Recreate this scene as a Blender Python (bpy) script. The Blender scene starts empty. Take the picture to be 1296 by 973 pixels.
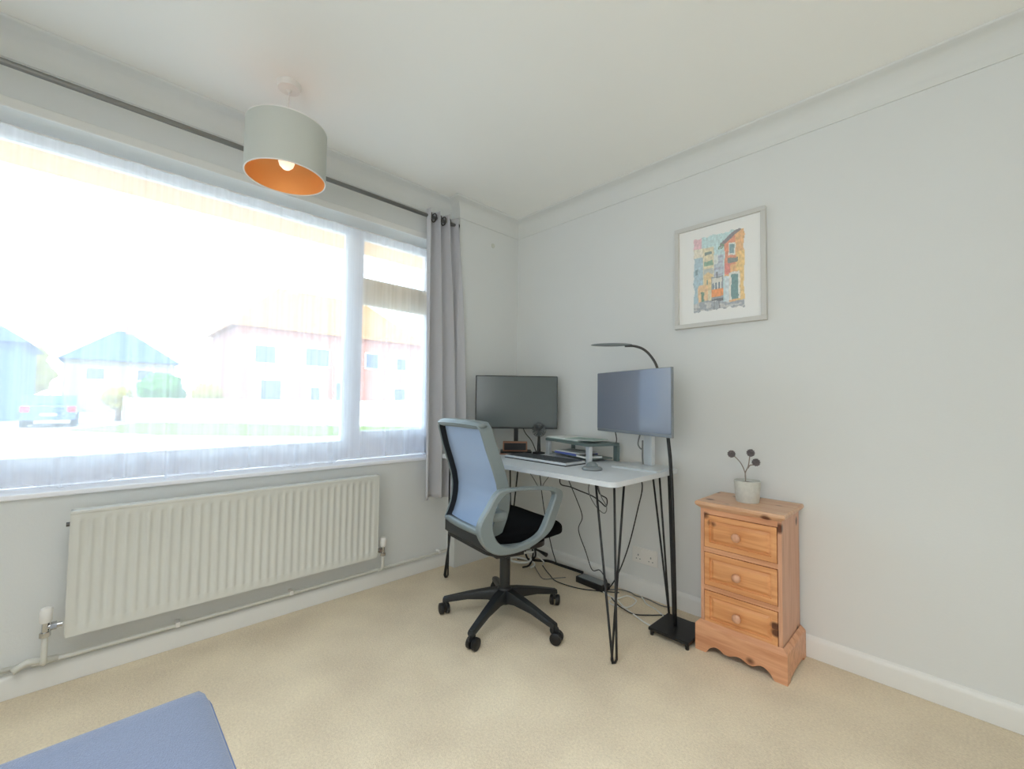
import bpy, bmesh, math, random
from math import sin, cos, pi, radians
from mathutils import Vector, Matrix, noise

random.seed(4)
SC = bpy.context.scene
COL = SC.collection


def s2l(c):
    return tuple((x / 12.92 if x <= .04045 else ((x + .055) / 1.055) ** 2.4) for x in c)


def rgb(r, g, b):
    return s2l((r / 255, g / 255, b / 255)) + (1.0,)


# ------------------------------------------------------------------ camera
yaw, pit, rol = .802, .0401, .0130
fw = Vector((-sin(yaw) * cos(pit), cos(yaw) * cos(pit), sin(pit)))
rt = Vector((cos(yaw), sin(yaw), 0))
up = rt.cross(fw)
rt, up = cos(rol) * rt + sin(rol) * up, -sin(rol) * rt + cos(rol) * up
cam = bpy.data.cameras.new('camera')
cam.sensor_width = 36
cam.lens = 544.8 * 36 / 1296
cam.clip_start = .02
cam.clip_end = 400
camo = bpy.data.objects.new('camera', cam)
COL.objects.link(camo)
camo.matrix_world = Matrix(((rt.x, up.x, -fw.x, 2.355), (rt.y, up.y, -fw.y, -2.2386), (rt.z, up.z, -fw.z, 1.07), (0, 0, 0, 1)))
SC.camera = camo

# ------------------------------------------------------------------ world, sun, exposure
SKY_STRENGTH = 2.5
SUN = 1.7
EXPOSURE = 1.5
w = bpy.data.worlds.new('sky')
SC.world = w
w.use_nodes = True
nt = w.node_tree
nt.nodes.clear()
wo = nt.nodes.new('ShaderNodeOutputWorld')
bg = nt.nodes.new('ShaderNodeBackground')
tc = nt.nodes.new('ShaderNodeTexCoord')
sp = nt.nodes.new('ShaderNodeSeparateXYZ')
rp = nt.nodes.new('ShaderNodeValToRGB')
rp.color_ramp.elements[0].position = 0.0
rp.color_ramp.elements[0].color = (.97, .98, 1, 1)
rp.color_ramp.elements[1].position = .75
rp.color_ramp.elements[1].color = (.36, .66, 1, 1)
e_ = rp.color_ramp.elements.new(.25)
e_.color = (.70, .88, 1, 1)
nt.links.new(tc.outputs['Generated'], sp.inputs[0])
nt.links.new(sp.outputs['Z'], rp.inputs[0])
nt.links.new(rp.outputs[0], bg.inputs['Color'])
bg.inputs['Strength'].default_value = SKY_STRENGTH
nt.links.new(bg.outputs[0], wo.inputs[0])

sun = bpy.data.lights.new('sun', 'SUN')
sun.energy = SUN
sun.angle = radians(1)
sun.color = (1, .93, .82)
suno = bpy.data.objects.new('sun', sun)
COL.objects.link(suno)
suno.rotation_euler = Vector((.62, -.45, .75)).to_track_quat('Z', 'Y').to_euler()



def area(name, loc, target, sx, sy, power, color, spread=180):
    l = bpy.data.lights.new(name, 'AREA')
    l.shape = 'RECTANGLE'
    l.size, l.size_y, l.energy, l.color = sx, sy, power, color
    l.spread = radians(spread)
    o = bpy.data.objects.new(name, l)
    COL.objects.link(o)
    o.location = loc
    o.rotation_euler = (Vector(target) - Vector(loc)).to_track_quat('-Z', 'Y').to_euler()


area('ceiling_fill_light', (2.15, -2.55, 2.37), (2.15, -2.55, 0), 1.6, 1.6, 10.5, (.93, .97, 1), 115)  # added soft fill aimed down; the room has no such fitting
area('rear_fill_light', (2.0, -3.85, 1.4), (.6, 0, 1.55), 2.6, 1.5, 6.2, (.93, .97, 1), 110)  # added fill from behind the camera towards the corner, no real source
area('side_fill_light', (3.65, -2.2, 1.35), (0, -2.2, 1.35), 2.0, 1.5, .8, (.97, .985, 1))  # weak added fill facing the window wall, out of view

SC.view_settings.view_transform = 'Standard'
SC.view_settings.look = 'None'
SC.view_settings.gamma = 1
SC.view_settings.exposure = EXPOSURE
SC.view_settings.use_curve_mapping = False
SC.cycles.max_bounces = 16
SC.cycles.diffuse_bounces = 12
SC.cycles.transparent_max_bounces = 24
SC.cycles.caustics_reflective = True
SC.cycles.sample_clamp_indirect = 6


# ------------------------------------------------------------------ materials
def mat(name, color, rough=.6, metal=0., spec=.5, noise_amt=0., noise_scale=20., bump=0., bump_scale=200., stretch=(1, 1, 1), coat=0., sheen=0.):
    m = bpy.data.materials.new(name)
    m.use_nodes = True
    n = m.node_tree
    b = n.nodes['Principled BSDF']
    b.inputs['Base Color'].default_value = color
    b.inputs['Roughness'].default_value = rough
    b.inputs['Metallic'].default_value = metal
    b.inputs['Specular IOR Level'].default_value = spec
    b.inputs['Coat Weight'].default_value = coat
    b.inputs['Sheen Weight'].default_value = sheen
    t = n.nodes.new('ShaderNodeTexCoord')
    mp = n.nodes.new('ShaderNodeMapping')
    mp.inputs['Scale'].default_value = stretch
    n.links.new(t.outputs['Object'], mp.inputs[0])
    nz = n.nodes.new('ShaderNodeTexNoise')
    nz.inputs['Scale'].default_value = noise_scale
    nz.inputs['Detail'].default_value = 4
    n.links.new(mp.outputs[0], nz.inputs[0])
    mx = n.nodes.new('ShaderNodeMix')
    mx.data_type = 'RGBA'
    mx.inputs['A'].default_value = tuple(max(0, c * (1 - noise_amt)) for c in color[:3]) + (1,)
    mx.inputs['B'].default_value = tuple(min(1, c * (1 + noise_amt)) for c in color[:3]) + (1,)
    n.links.new(nz.outputs[0], mx.inputs[0])
    n.links.new(mx.outputs['Result'], b.inputs['Base Color'])
    if bump > 0:
        n2 = n.nodes.new('ShaderNodeTexNoise')
        n2.inputs['Scale'].default_value = bump_scale
        n.links.new(mp.outputs[0], n2.inputs[0])
        bp = n.nodes.new('ShaderNodeBump')
        bp.inputs['Strength'].default_value = bump
        bp.inputs['Distance'].default_value = .004
        n.links.new(n2.outputs[0], bp.inputs['Height'])
        n.links.new(bp.outputs[0], b.inputs['Normal'])
    return m


M = {}
M['wall'] = mat('wall_paint', rgb(221, 223, 222), .85, spec=.2, noise_amt=.012, noise_scale=3, bump=.08, bump_scale=120)
M['ceil'] = mat('ceiling_paint', rgb(245, 245, 241), .9, spec=.15, noise_amt=.01, noise_scale=2)
M['cove'] = mat('coving_paint', rgb(221, 223, 221), .85, spec=.15, noise_amt=.01)
M['gloss'] = mat('white_gloss_paint', rgb(228, 228, 225), .4, noise_amt=.01)
M['rad'] = mat('radiator_enamel', rgb(214, 214, 207), .4, noise_amt=.01)
M['frame'] = mat('upvc_white', rgb(248, 249, 254), .35, noise_amt=.01)
M['frame_warm_lit'] = mat('upvc_warm_lit', rgb(252, 232, 194), .4, noise_amt=.02)  # transom plastic with a warm light cast put into its colour
M['chrome'] = mat('chrome', rgb(200, 200, 200), .2, metal=1)
M['darkmetal'] = mat('dark_metal', rgb(90, 88, 86), .35, metal=.8)
M['pole'] = mat('brushed_pole', rgb(135, 134, 130), .35, metal=.6, noise_amt=.05, noise_scale=80)
M['black'] = mat('black_metal', rgb(22, 23, 25), .45, noise_amt=.05)
M['blackplastic'] = mat('black_plastic', rgb(36, 39, 41), .42, noise_amt=.05)
M['seat'] = mat('black_fabric', rgb(14, 15, 17), .95, spec=.1, noise_amt=.2, noise_scale=300, bump=.4, bump_scale=500)
M['chairgrey'] = mat('grey_plastic', rgb(118, 128, 130), .38, noise_amt=.02)
M['desk'] = mat('grey_desk_top', rgb(208, 213, 218), .42, noise_amt=.03, noise_scale=12)
M['deskedge'] = mat('grey_desk_edge', rgb(176, 178, 182), .5, noise_amt=.02)
M['silver'] = mat('silver_plastic', rgb(205, 210, 213), .3, metal=.2, noise_amt=.01)
M['whiteplastic'] = mat('white_plastic', rgb(232, 230, 226), .4, noise_amt=.01)
M['greyplastic'] = mat('mid_grey_plastic', rgb(125, 132, 134), .4, noise_amt=.02)
M['keys'] = mat('key_caps', rgb(70, 75, 80), .5, noise_amt=.05)
M['screen'] = mat('screen_glass', rgb(76, 86, 86), .22, spec=.8, noise_amt=.02)
M['screenblue'] = mat('screen_glass_silver', rgb(112, 119, 134), .22, spec=1.0, noise_amt=.02, coat=1.)
M['mongrey'] = mat('monitor_edge_grey', rgb(128, 134, 140), .35, metal=.3)
M['curtain'] = mat('grey_curtain_cloth', rgb(194, 194, 199), .8, spec=.2, noise_amt=.05, noise_scale=400, bump=.15, bump_scale=600, sheen=.2)
M['shade'] = mat('pale_grey_drum_fabric', rgb(196, 199, 192), .8, noise_amt=.02, noise_scale=300, bump=.1, bump_scale=500)
M['copper'] = mat('copper_lining', rgb(255, 184, 112), .4, metal=.35, noise_amt=.06, noise_scale=8)
M['sofa'] = mat('blue_grey_weave', rgb(108, 117, 138), .95, spec=.1, noise_amt=.16, noise_scale=260, bump=.4, bump_scale=420, sheen=.3)
M['piping'] = mat('blue_grey_piping', rgb(104, 118, 150), .9, spec=.1, noise_amt=.1, noise_scale=200)
M['mount'] = mat('white_mount_card', rgb(238, 238, 236), .8, noise_amt=.005)
M['pframe'] = mat('pale_grey_frame', rgb(205, 204, 200), .5, noise_amt=.04, noise_scale=40, stretch=(1, 1, 6))
M['woodbox'] = mat('brown_wood_veneer', rgb(150, 105, 80), .5, noise_amt=.15, noise_scale=30, stretch=(1, 1, 8))
M['paper'] = mat('paper', rgb(232, 236, 234), .7, noise_amt=.01)
M['papergreen'] = mat('pale_green_cover', rgb(150, 175, 168), .5, noise_amt=.03)
M['blueplastic'] = mat('blue_folder', rgb(88, 104, 178), .4, noise_amt=.04)
M['cablew'] = mat('white_cable', rgb(225, 225, 220), .5)
M['cableg'] = mat('grey_cable', rgb(110, 112, 112), .5)
M['cableb'] = mat('black_cable', rgb(25, 26, 28), .5)
M['riser'] = mat('grey_green_plastic', rgb(100, 116, 114), .4, noise_amt=.03)
M['dried'] = mat('grey_dried_flower', rgb(104, 98, 100), .9, noise_amt=.35, noise_scale=90, bump=.5, bump_scale=160)
M['stem'] = mat('dry_stem', rgb(140, 128, 118), .8, noise_amt=.1)
M['soil'] = mat('soil', rgb(96, 78, 66), .95, noise_amt=.3, noise_scale=120, bump=.6)
M['pot'] = mat('pale_speckled_pot', rgb(202, 203, 196), .5, noise_amt=.16, noise_scale=70, bump=.15, bump_scale=90)
M['bulb'] = mat('opal_bulb', rgb(245, 242, 236), .3)
M['patch'] = mat('old_filler_patch', rgb(205, 206, 196), .8, noise_amt=.04)
# outside
M['brick'] = mat('red_brick', rgb(172, 116, 100), .9, noise_amt=.12, noise_scale=2)
M['roof'] = mat('orange_roof_tiles', rgb(172, 112, 54), .9, noise_amt=.12, noise_scale=3, stretch=(1, 1, 4))
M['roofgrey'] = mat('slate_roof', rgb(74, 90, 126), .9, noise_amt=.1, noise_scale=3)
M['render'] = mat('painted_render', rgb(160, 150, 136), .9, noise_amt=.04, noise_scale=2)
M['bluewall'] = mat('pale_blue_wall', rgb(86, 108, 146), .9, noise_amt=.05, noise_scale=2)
M['glassdark'] = mat('house_window_glass', rgb(60, 76, 108), .1, spec=.8)
M['grass'] = mat('grass', rgb(112, 122, 26), .95, noise_amt=.25, noise_scale=4, bump=.4, bump_scale=60)
M['concrete'] = mat('pale_drive_concrete', rgb(196, 178, 158), .9, noise_amt=.08, noise_scale=1.5)
M['road'] = mat('road', rgb(168, 166, 172), .9, noise_amt=.06, noise_scale=1)
M['fence'] = mat('cream_fence', rgb(240, 232, 214), .8, noise_amt=.04, noise_scale=4)
M['leaf'] = mat('leaf_green', rgb(82, 124, 56), .9, noise_amt=.3, noise_scale=6, bump=.6, bump_scale=20)
M['leafy'] = mat('leaf_yellow', rgb(140, 124, 40), .9, noise_amt=.25, noise_scale=6, bump=.6, bump_scale=20)
M['trunk'] = mat('bark', rgb(120, 98, 80), .9, noise_amt=.2, noise_scale=8)
M['car'] = mat('blue_grey_car_paint', rgb(56, 82, 126), .25, metal=.3, coat=.6)
M['carglass'] = mat('car_glass', rgb(50, 66, 92), .08, spec=.9)
M['carred'] = mat('car_tail_lamp', rgb(225, 30, 50), .3)
M['tyre'] = mat('tyre', rgb(30, 30, 32), .8)
M['eave'] = mat('peach_eave_board', rgb(240, 190, 140), .8, noise_amt=.05, noise_scale=6, stretch=(1, .2, 1))


def carpet_mat():
    m = bpy.data.materials.new('beige_carpet')
    m.use_nodes = True
    n = m.node_tree
    b = n.nodes['Principled BSDF']
    b.inputs['Roughness'].default_value = 1
    b.inputs['Specular IOR Level'].default_value = .05
    b.inputs['Sheen Weight'].default_value = .15
    t = n.nodes.new('ShaderNodeTexCoord')
    a = n.nodes.new('ShaderNodeTexNoise')
    a.inputs['Scale'].default_value = 130
    a.inputs['Detail'].default_value = 3
    c = n.nodes.new('ShaderNodeTexNoise')
    c.inputs['Scale'].default_value = 3.2
    c.inputs['Detail'].default_value = 3
    n.links.new(t.outputs['Object'], a.inputs[0])
    n.links.new(t.outputs['Object'], c.inputs[0])
    ad = n.nodes.new('ShaderNodeMath')
    ad.operation = 'MULTIPLY_ADD'
    ad.inputs[1].default_value = .55
    n.links.new(c.outputs[0], ad.inputs[0])
    ml = n.nodes.new('ShaderNodeMath')
    ml.operation = 'MULTIPLY'
    ml.inputs[1].default_value = .5
    n.links.new(a.outputs[0], ml.inputs[0])
    n.links.new(ml.outputs[0], ad.inputs[2])
    r = n.nodes.new('ShaderNodeValToRGB')
    r.color_ramp.elements[0].position = .3
    r.color_ramp.elements[0].color = rgb(204, 188, 164)
    r.color_ramp.elements[1].position = .75
    r.color_ramp.elements[1].color = rgb(240, 226, 198)
    n.links.new(ad.outputs[0], r.inputs[0])
    n.links.new(r.outputs[0], b.inputs['Base Color'])
    f = n.nodes.new('ShaderNodeTexNoise')
    f.inputs['Scale'].default_value = 260
    n.links.new(t.outputs['Object'], f.inputs[0])
    bp = n.nodes.new('ShaderNodeBump')
    bp.inputs['Strength'].default_value = .6
    bp.inputs['Distance'].default_value = .006
    n.links.new(f.outputs[0], bp.inputs['Height'])
    n.links.new(bp.outputs[0], b.inputs['Normal'])
    return m


M['carpet'] = carpet_mat()


def pine_mat(name, axis, light, dark):
    m = bpy.data.materials.new(name)
    m.use_nodes = True
    n = m.node_tree
    b = n.nodes['Principled BSDF']
    b.inputs['Roughness'].default_value = .38
    t = n.nodes.new('ShaderNodeTexCoord')
    mp = n.nodes.new('ShaderNodeMapping')
    sc = [26, 26, 26]
    sc[axis] = 2.4
    mp.inputs['Scale'].default_value = sc
    n.links.new(t.outputs['Object'], mp.inputs[0])
    nz = n.nodes.new('ShaderNodeTexNoise')
    nz.inputs['Scale'].default_value = 1.6
    nz.inputs['Detail'].default_value = 5
    nz.inputs['Distortion'].default_value = .8
    n.links.new(mp.outputs[0], nz.inputs[0])
    r = n.nodes.new('ShaderNodeValToRGB')
    r.color_ramp.elements[0].position = .35
    r.color_ramp.elements[0].color = dark
    r.color_ramp.elements[1].position = .62
    r.color_ramp.elements[1].color = light
    n.links.new(nz.outputs[0], r.inputs[0])
    # knots
    mk = n.nodes.new('ShaderNodeMapping')
    s2 = [10, 10, 10]
    s2[axis] = 8
    mk.inputs['Scale'].default_value = s2
    n.links.new(t.outputs['Object'], mk.inputs[0])
    v = n.nodes.new('ShaderNodeTexVoronoi')
    v.inputs['Scale'].default_value = 1
    n.links.new(mk.outputs[0], v.inputs[0])
    kr = n.nodes.new('ShaderNodeValToRGB')
    kr.color_ramp.elements[0].position = .11
    kr.color_ramp.elements[0].color = (1, 1, 1, 1)
    kr.color_ramp.elements[1].position = .2
    kr.color_ramp.elements[1].color = (0, 0, 0, 1)
    n.links.new(v.outputs['Distance'], kr.inputs[0])
    mx = n.nodes.new('ShaderNodeMix')
    mx.data_type = 'RGBA'
    mx.inputs['B'].default_value = rgb(96, 56, 36)
    n.links.new(kr.outputs[0], mx.inputs[0])
    n.links.new(r.outputs[0], mx.inputs['A'])
    n.links.new(mx.outputs['Result'], b.inputs['Base Color'])
    return m


M['pine_h'] = pine_mat('pine_horizontal_grain', 0, rgb(222, 166, 128), rgb(200, 140, 102))
M['pine_v'] = pine_mat('pine_vertical_grain', 2, rgb(216, 166, 136), rgb(200, 146, 114))
M['pine_drawer'] = pine_mat('pine_drawer_front', 0, rgb(226, 164, 112), rgb(206, 140, 88))
M['pine_top'] = pine_mat('pine_top_board', 0, rgb(216, 178, 146), rgb(204, 156, 122))


def net_mat():
    m = bpy.data.materials.new('sheer_net')
    m.use_nodes = True
    n = m.node_tree
    n.nodes.clear()
    o = n.nodes.new('ShaderNodeOutputMaterial')
    tr = n.nodes.new('ShaderNodeBsdfTransparent')
    tr.inputs[0].default_value = (.97, .98, 1, 1)
    tl = n.nodes.new('ShaderNodeBsdfTranslucent')
    tl.inputs[0].default_value = (.96, .97, 1, 1)
    df = n.nodes.new('ShaderNodeBsdfDiffuse')
    df.inputs[0].default_value = (.88, .89, .97, 1)
    m1 = n.nodes.new('ShaderNodeMixShader')
    m1.inputs[0].default_value = .36
    n.links.new(tl.outputs[0], m1.inputs[1])
    n.links.new(df.outputs[0], m1.inputs[2])
    m2 = n.nodes.new('ShaderNodeMixShader')
    # fine vertical weave: density varies across the cloth
    t = n.nodes.new('ShaderNodeTexCoord')
    mp = n.nodes.new('ShaderNodeMapping')
    mp.inputs['Scale'].default_value = (1, 60, .4)
    nz = n.nodes.new('ShaderNodeTexNoise')
    nz.inputs['Scale'].default_value = 1
    n.links.new(t.outputs['Object'], mp.inputs[0])
    n.links.new(mp.outputs[0], nz.inputs[0])
    mr = n.nodes.new('ShaderNodeMapRange')
    mr.inputs['To Min'].default_value = NET_LO
    mr.inputs['To Max'].default_value = NET_HI
    n.links.new(nz.outputs[0], mr.inputs[0])
    n.links.new(mr.outputs[0], m2.inputs[0])
    n.links.new(tr.outputs[0], m2.inputs[1])
    n.links.new(m1.outputs[0], m2.inputs[2])
    n.links.new(m2.outputs[0], o.inputs[0])
    return m


NET_LO, NET_HI = .42, .60
M['net'] = net_mat()


def mesh_mat():
    m = bpy.data.materials.new('chair_mesh_fabric')
    m.use_nodes = True
    n = m.node_tree
    b = n.nodes['Principled BSDF']
    b.inputs['Base Color'].default_value = rgb(150, 174, 208)
    b.inputs['Roughness'].default_value = .6
    b.inputs['Sheen Weight'].default_value = .3
    t = n.nodes.new('ShaderNodeTexCoord')
    ck = n.nodes.new('ShaderNodeTexChecker')
    ck.inputs['Scale'].default_value = 420
    ck.inputs[1].default_value = (1, 1, 1, 1)
    ck.inputs[2].default_value = (.72, .72, .72, 1)
    n.links.new(t.outputs['Object'], ck.inputs[0])
    n.links.new(ck.outputs[0], b.inputs['Alpha'])
    return m


M['mesh'] = mesh_mat()


def glass_mat():
    m = bpy.data.materials.new('window_glass')
    m.use_nodes = True
    n = m.node_tree
    n.nodes.clear()
    o = n.nodes.new('ShaderNodeOutputMaterial')
    tr = n.nodes.new('ShaderNodeBsdfTransparent')
    tr.inputs[0].default_value = (.96, .98, .98, 1)
    gl = n.nodes.new('ShaderNodeBsdfGlossy')
    gl.inputs['Roughness'].default_value = .02
    fr = n.nodes.new('ShaderNodeFresnel')
    fr.inputs[0].default_value = 1.45
    mx = n.nodes.new('ShaderNodeMixShader')
    n.links.new(fr.outputs[0], mx.inputs[0])
    n.links.new(tr.outputs[0], mx.inputs[1])
    n.links.new(gl.outputs[0], mx.inputs[2])
    n.links.new(mx.outputs[0], o.inputs[0])
    return m


M['glass'] = glass_mat()


# ------------------------------------------------------------------ geometry helpers
class MB:
    def __init__(s):
        s.bm = bmesh.new()

    def curtainwall(s, fn, a0, a1, n, top, axis, t0, t1):
        """board standing along an axis with a shaped lower edge fn(0..1) and a flat top"""
        rows = []
        for i in range(n + 1):
            q = i / n
            a = a0 + (a1 - a0) * q
            zb_ = fn(q)
            c = []
            for t_, z in ((t0, zb_), (t0, top), (t1, top), (t1, zb_)):
                c.append(s.bm.verts.new((a, t_, z) if axis == 0 else (t_, a, z)))
            rows.append(c)
        for p_, q_ in zip(rows, rows[1:]):
            for k in range(4):
                s.bm.faces.new((p_[k], p_[(k + 1) % 4], q_[(k + 1) % 4], q_[k]))
        s.bm.faces.new(rows[0])
        s.bm.faces.new(rows[-1][::-1])
        return s

    def box(s, x0, x1, y0, y1, z0, z1, bev=0, seg=2, mtx=None):
        g = bmesh.ops.create_cube(s.bm, size=1)
        vs = g['verts']
        for v in vs:
            v.co = Vector(((x0 + x1) / 2 + v.co.x * (x1 - x0), (y0 + y1) / 2 + v.co.y * (y1 - y0), (z0 + z1) / 2 + v.co.z * (z1 - z0)))
        if bev > 0:
            es = list({e for v in vs for e in v.link_edges})
            r = bmesh.ops.bevel(s.bm, geom=es, offset=bev, segments=seg, affect='EDGES', profile=.5)
            vs = list({v for f in r['faces'] for v in f.verts} | {v for v in vs if v.is_valid})
        if mtx is not None:
            vv = set()
            st = list(vs)
            while st:
                v = st.pop()
                if v in vv:
                    continue
                vv.add(v)
                for e in v.link_edges:
                    st.append(e.other_vert(v))
            for v in vv:
                v.co = mtx @ v.co
        return s

    def prism(s, pts, axis, a0, a1):
        """pts: 2-D polygon; axis 0: (y,z) extruded in x; 1: (x,z) in y; 2: (x,y) in z"""
        def w(p, a):
            return {0: Vector((a, p[0], p[1])), 1: Vector((p[0], a, p[1])), 2: Vector((p[0], p[1], a))}[axis]
        A = [s.bm.verts.new(w(p, a0)) for p in pts]
        B = [s.bm.verts.new(w(p, a1)) for p in pts]
        n = len(pts)
        fa = s.bm.faces.new(A)
        fb = s.bm.faces.new(B[::-1])
        for i in range(n):
            s.bm.faces.new((A[i], B[i], B[(i + 1) % n], A[(i + 1) % n]))
        bmesh.ops.triangulate(s.bm, faces=[fa, fb])
        return s

    def lathe(s, prof, seg=32, c=(0, 0), cap=True):
        rings = []
        for r, z in prof:
            rings.append([s.bm.verts.new((c[0] + r * cos(2 * pi * i / seg), c[1] + r * sin(2 * pi * i / seg), z)) for i in range(seg)])
        for a, b in zip(rings, rings[1:]):
            for i in range(seg):
                s.bm.faces.new((a[i], a[(i + 1) % seg], b[(i + 1) % seg], b[i]))
        if cap:
            for rg, fl in ((rings[0], 1), (rings[-1], 0)):
                s.bm.faces.new(rg[::-1] if fl else rg)
        return s

    def tube(s, pts, r, seg=8, smooth=0, closed=False):
        P = [Vector(p) for p in pts]
        if smooth:
            P = catmull(P, smooth, closed)
        n = len(P)
        rings = []
        up_ = None
        for i in range(n):
            if closed:
                t = (P[(i + 1) % n] - P[i - 1])
            else:
                t = P[min(i + 1, n - 1)] - P[max(i - 1, 0)]
            t.normalize()
            if up_ is None:
                up_ = t.orthogonal().normalized()
            else:
                up_ = (up_ - t * up_.dot(t))
                up_ = up_.normalized() if up_.length > 1e-6 else t.orthogonal().normalized()
            sd = t.cross(up_)
            rr = r(i / max(1, n - 1)) if callable(r) else r
            rings.append([s.bm.verts.new(P[i] + (up_ * cos(2 * pi * k / seg) + sd * sin(2 * pi * k / seg)) * rr) for k in range(seg)])
        m = n if closed else n - 1
        for i in range(m):
            a, b = rings[i], rings[(i + 1) % n]
            off = 0
            if closed and i == n - 1:
                off = min(range(seg), key=lambda o: sum((a[k].co - b[(k + o) % seg].co).length for k in range(seg)))
            for k in range(seg):
                s.bm.faces.new((a[k], a[(k + 1) % seg], b[(k + 1 + off) % seg], b[(k + off) % seg]))
        if not closed:
            s.bm.faces.new(rings[0][::-1])
            s.bm.faces.new(rings[-1])
        return s

    def sphere(s, c, r, sub=2, scale=(1, 1, 1), nz=0, nf=6):
        g = bmesh.ops.create_icosphere(s.bm, subdivisions=sub, radius=1)
        for v in g['verts']:
            d = v.co.copy()
            k = 1 + (nz * noise.noise(d * nf + Vector(c) * 7) if nz else 0)
            v.co = Vector(c) + Vector((d.x * scale[0], d.y * scale[1], d.z * scale[2])) * r * k
        return s

    def grid(s, fn, nu, nv):
        vs = [[s.bm.verts.new(fn(i / nu, j / nv)) for i in range(nu + 1)] for j in range(nv + 1)]
        for j in range(nv):
            for i in range(nu):
                s.bm.faces.new((vs[j][i], vs[j][i + 1], vs[j + 1][i + 1], vs[j + 1][i]))
        return s

    def build(s, name, m, parent=None, smooth=False, thick=0, recalc=True, sub=0):
        if recalc:
            bmesh.ops.recalc_face_normals(s.bm, faces=s.bm.faces[:])
        me = bpy.data.meshes.new(name)
        s.bm.to_mesh(me)
        s.bm.free()
        me.materials.append(m)
        if smooth:
            for p in me.polygons:
                p.use_smooth = True
            if smooth == 'auto':
                me.set_sharp_from_angle(angle=radians(38))
        o = bpy.data.objects.new(name, me)
        COL.objects.link(o)
        if parent:
            o.parent = parent
        if thick:
            md = o.modifiers.new('thickness', 'SOLIDIFY')
            md.thickness = thick
            md.offset = 0
        if sub:
            md = o.modifiers.new('smooth', 'SUBSURF')
            md.levels = sub
            md.render_levels = sub
        return o


def catmull(P, k, closed=False):
    out = []
    n = len(P)
    rng = n if closed else n - 1
    for i in range(rng):
        p0 = P[i - 1] if (i > 0 or closed) else P[0]
        p1 = P[i]
        p2 = P[(i + 1) % n]
        p3 = P[(i + 2) % n] if (closed or i + 2 < n) else P[n - 1]
        for j in range(k):
            t = j / k
            out.append(.5 * ((2 * p1) + (p2 - p0) * t + (2 * p0 - 5 * p1 + 4 * p2 - p3) * t * t + (3 * p1 - p0 - 3 * p2 + p3) * t ** 3))
    if not closed:
        out.append(P[-1])
    return out


def thing(name, label, cat, loc=(0, 0, 0), rz=0, group=None):
    """Empty at the thing's base; its parts are built in world coordinates through local()"""
    o = bpy.data.objects.new(name, None)
    o.empty_display_size = .1
    COL.objects.link(o)
    o.location = loc
    o.rotation_euler = (0, 0, rz)
    o['label'] = label
    o['category'] = cat
    if group:
        o['group'] = group
    return o


def tag(o, label, cat, group=None):
    o['label'] = label
    o['category'] = cat
    if group:
        o['group'] = group
    return o


def struct(o):
    o['kind'] = 'structure'
    return o


def copy_tree(o, parent=None):
    c = o.copy()
    COL.objects.link(c)
    c.parent = parent
    for ch in [x for x in COL.objects if x.parent == o]:
        copy_tree(ch, c)
    return c


# ------------------------------------------------------------------ room shell
H = 2.385
PX, PY = .088, -.543          # boxed pier in the corner
W0, W1 = -3.35, -.585         # window opening in y
SZ, LZ = .715, 2.105          # sill and soffit height
RX, RY = 3.7, -3.9

struct(MB().box(-.3, RX + .2, RY - .2, .2, -.25, 0).build('floor', M['carpet']))
struct(MB().box(-.3, RX + .2, RY - .2, .2, H, H + .2).build('ceiling', M['ceil']))
b = MB()
b.box(-.28, 0, RY, 0, 0, SZ - .02)
b.box(-.28, 0, RY, 0, LZ, H)
b.box(-.28, 0, W1, 0, SZ - .02, LZ)
b.box(-.28, 0, RY, W0, SZ - .02, LZ)
struct(b.build('wall_left', M['wall']))
struct(MB().box(0, PX, PY, 0, 0, H).build('wall_corner', M['wall']))
struct(MB().box(-.28, RX + .2, 0, .2, 0, H).build('wall_right', M['wall']))
struct(MB().box(RX, RX + .2, RY, 0, 0, H).build('wall_front', M['wall']))
struct(MB().box(-.28, RX + .2, RY - .2, RY, 0, H).build('wall_back', M['wall']))


def run_profile(name, m, path, prof, kind=True):
    """sweep a wall profile [(distance from wall, z)] along a plan path, mitred; the room is on the right-hand side"""
    P = [Vector((p[0], p[1], 0)) for p in path]
    nr = []
    for a, c in zip(P, P[1:]):
        d = (c - a).normalized()
        nr.append(Vector((d.y, -d.x, 0)))
    b = MB()
    rings = []
    for i, p in enumerate(P):
        if i == 0:
            off = nr[0]
        elif i == len(P) - 1:
            off = nr[-1]
        else:
            off = (nr[i - 1] + nr[i]) / (1 + nr[i - 1].dot(nr[i]))
        rings.append([b.bm.verts.new((p.x + off.x * d, p.y + off.y * d, z)) for d, z in prof])
    k = len(prof)
    for r0, r1 in zip(rings, rings[1:]):
        for i in range(k):
            b.bm.faces.new((r0[i], r0[(i + 1) % k], r1[(i + 1) % k], r1[i]))
    b.bm.faces.new(rings[0])
    b.bm.faces.new(rings[-1][::-1])
    return struct(b.build(name, m, smooth='auto'))


cp = [(0, H - .102), (.006, H - .102), (.007, H - .096)]
for i in range(9):
    a = i / 8 * pi / 2
    cp.append((.092 - .082 * cos(a), H - .092 + .082 * sin(a)))
cp += [(.098, H - .006), (.1, H - .001), (0, H - .001)]
run_profile('trim_1', M['cove'], [(0, RY), (0, PY), (PX, PY), (PX, 0), (RX, 0)], cp)
sk = [(0, .001), (.015, .001), (.015, .068), (.012, .08), (.005, .088), (0, .09)]
run_profile('baseboard_left', M['gloss'], [(0, RY), (0, PY)], [(d, z * .93) for d, z in sk])
run_profile('baseboard_right', M['gloss'], [(PX, 0), (RX, 0)], sk)
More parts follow.
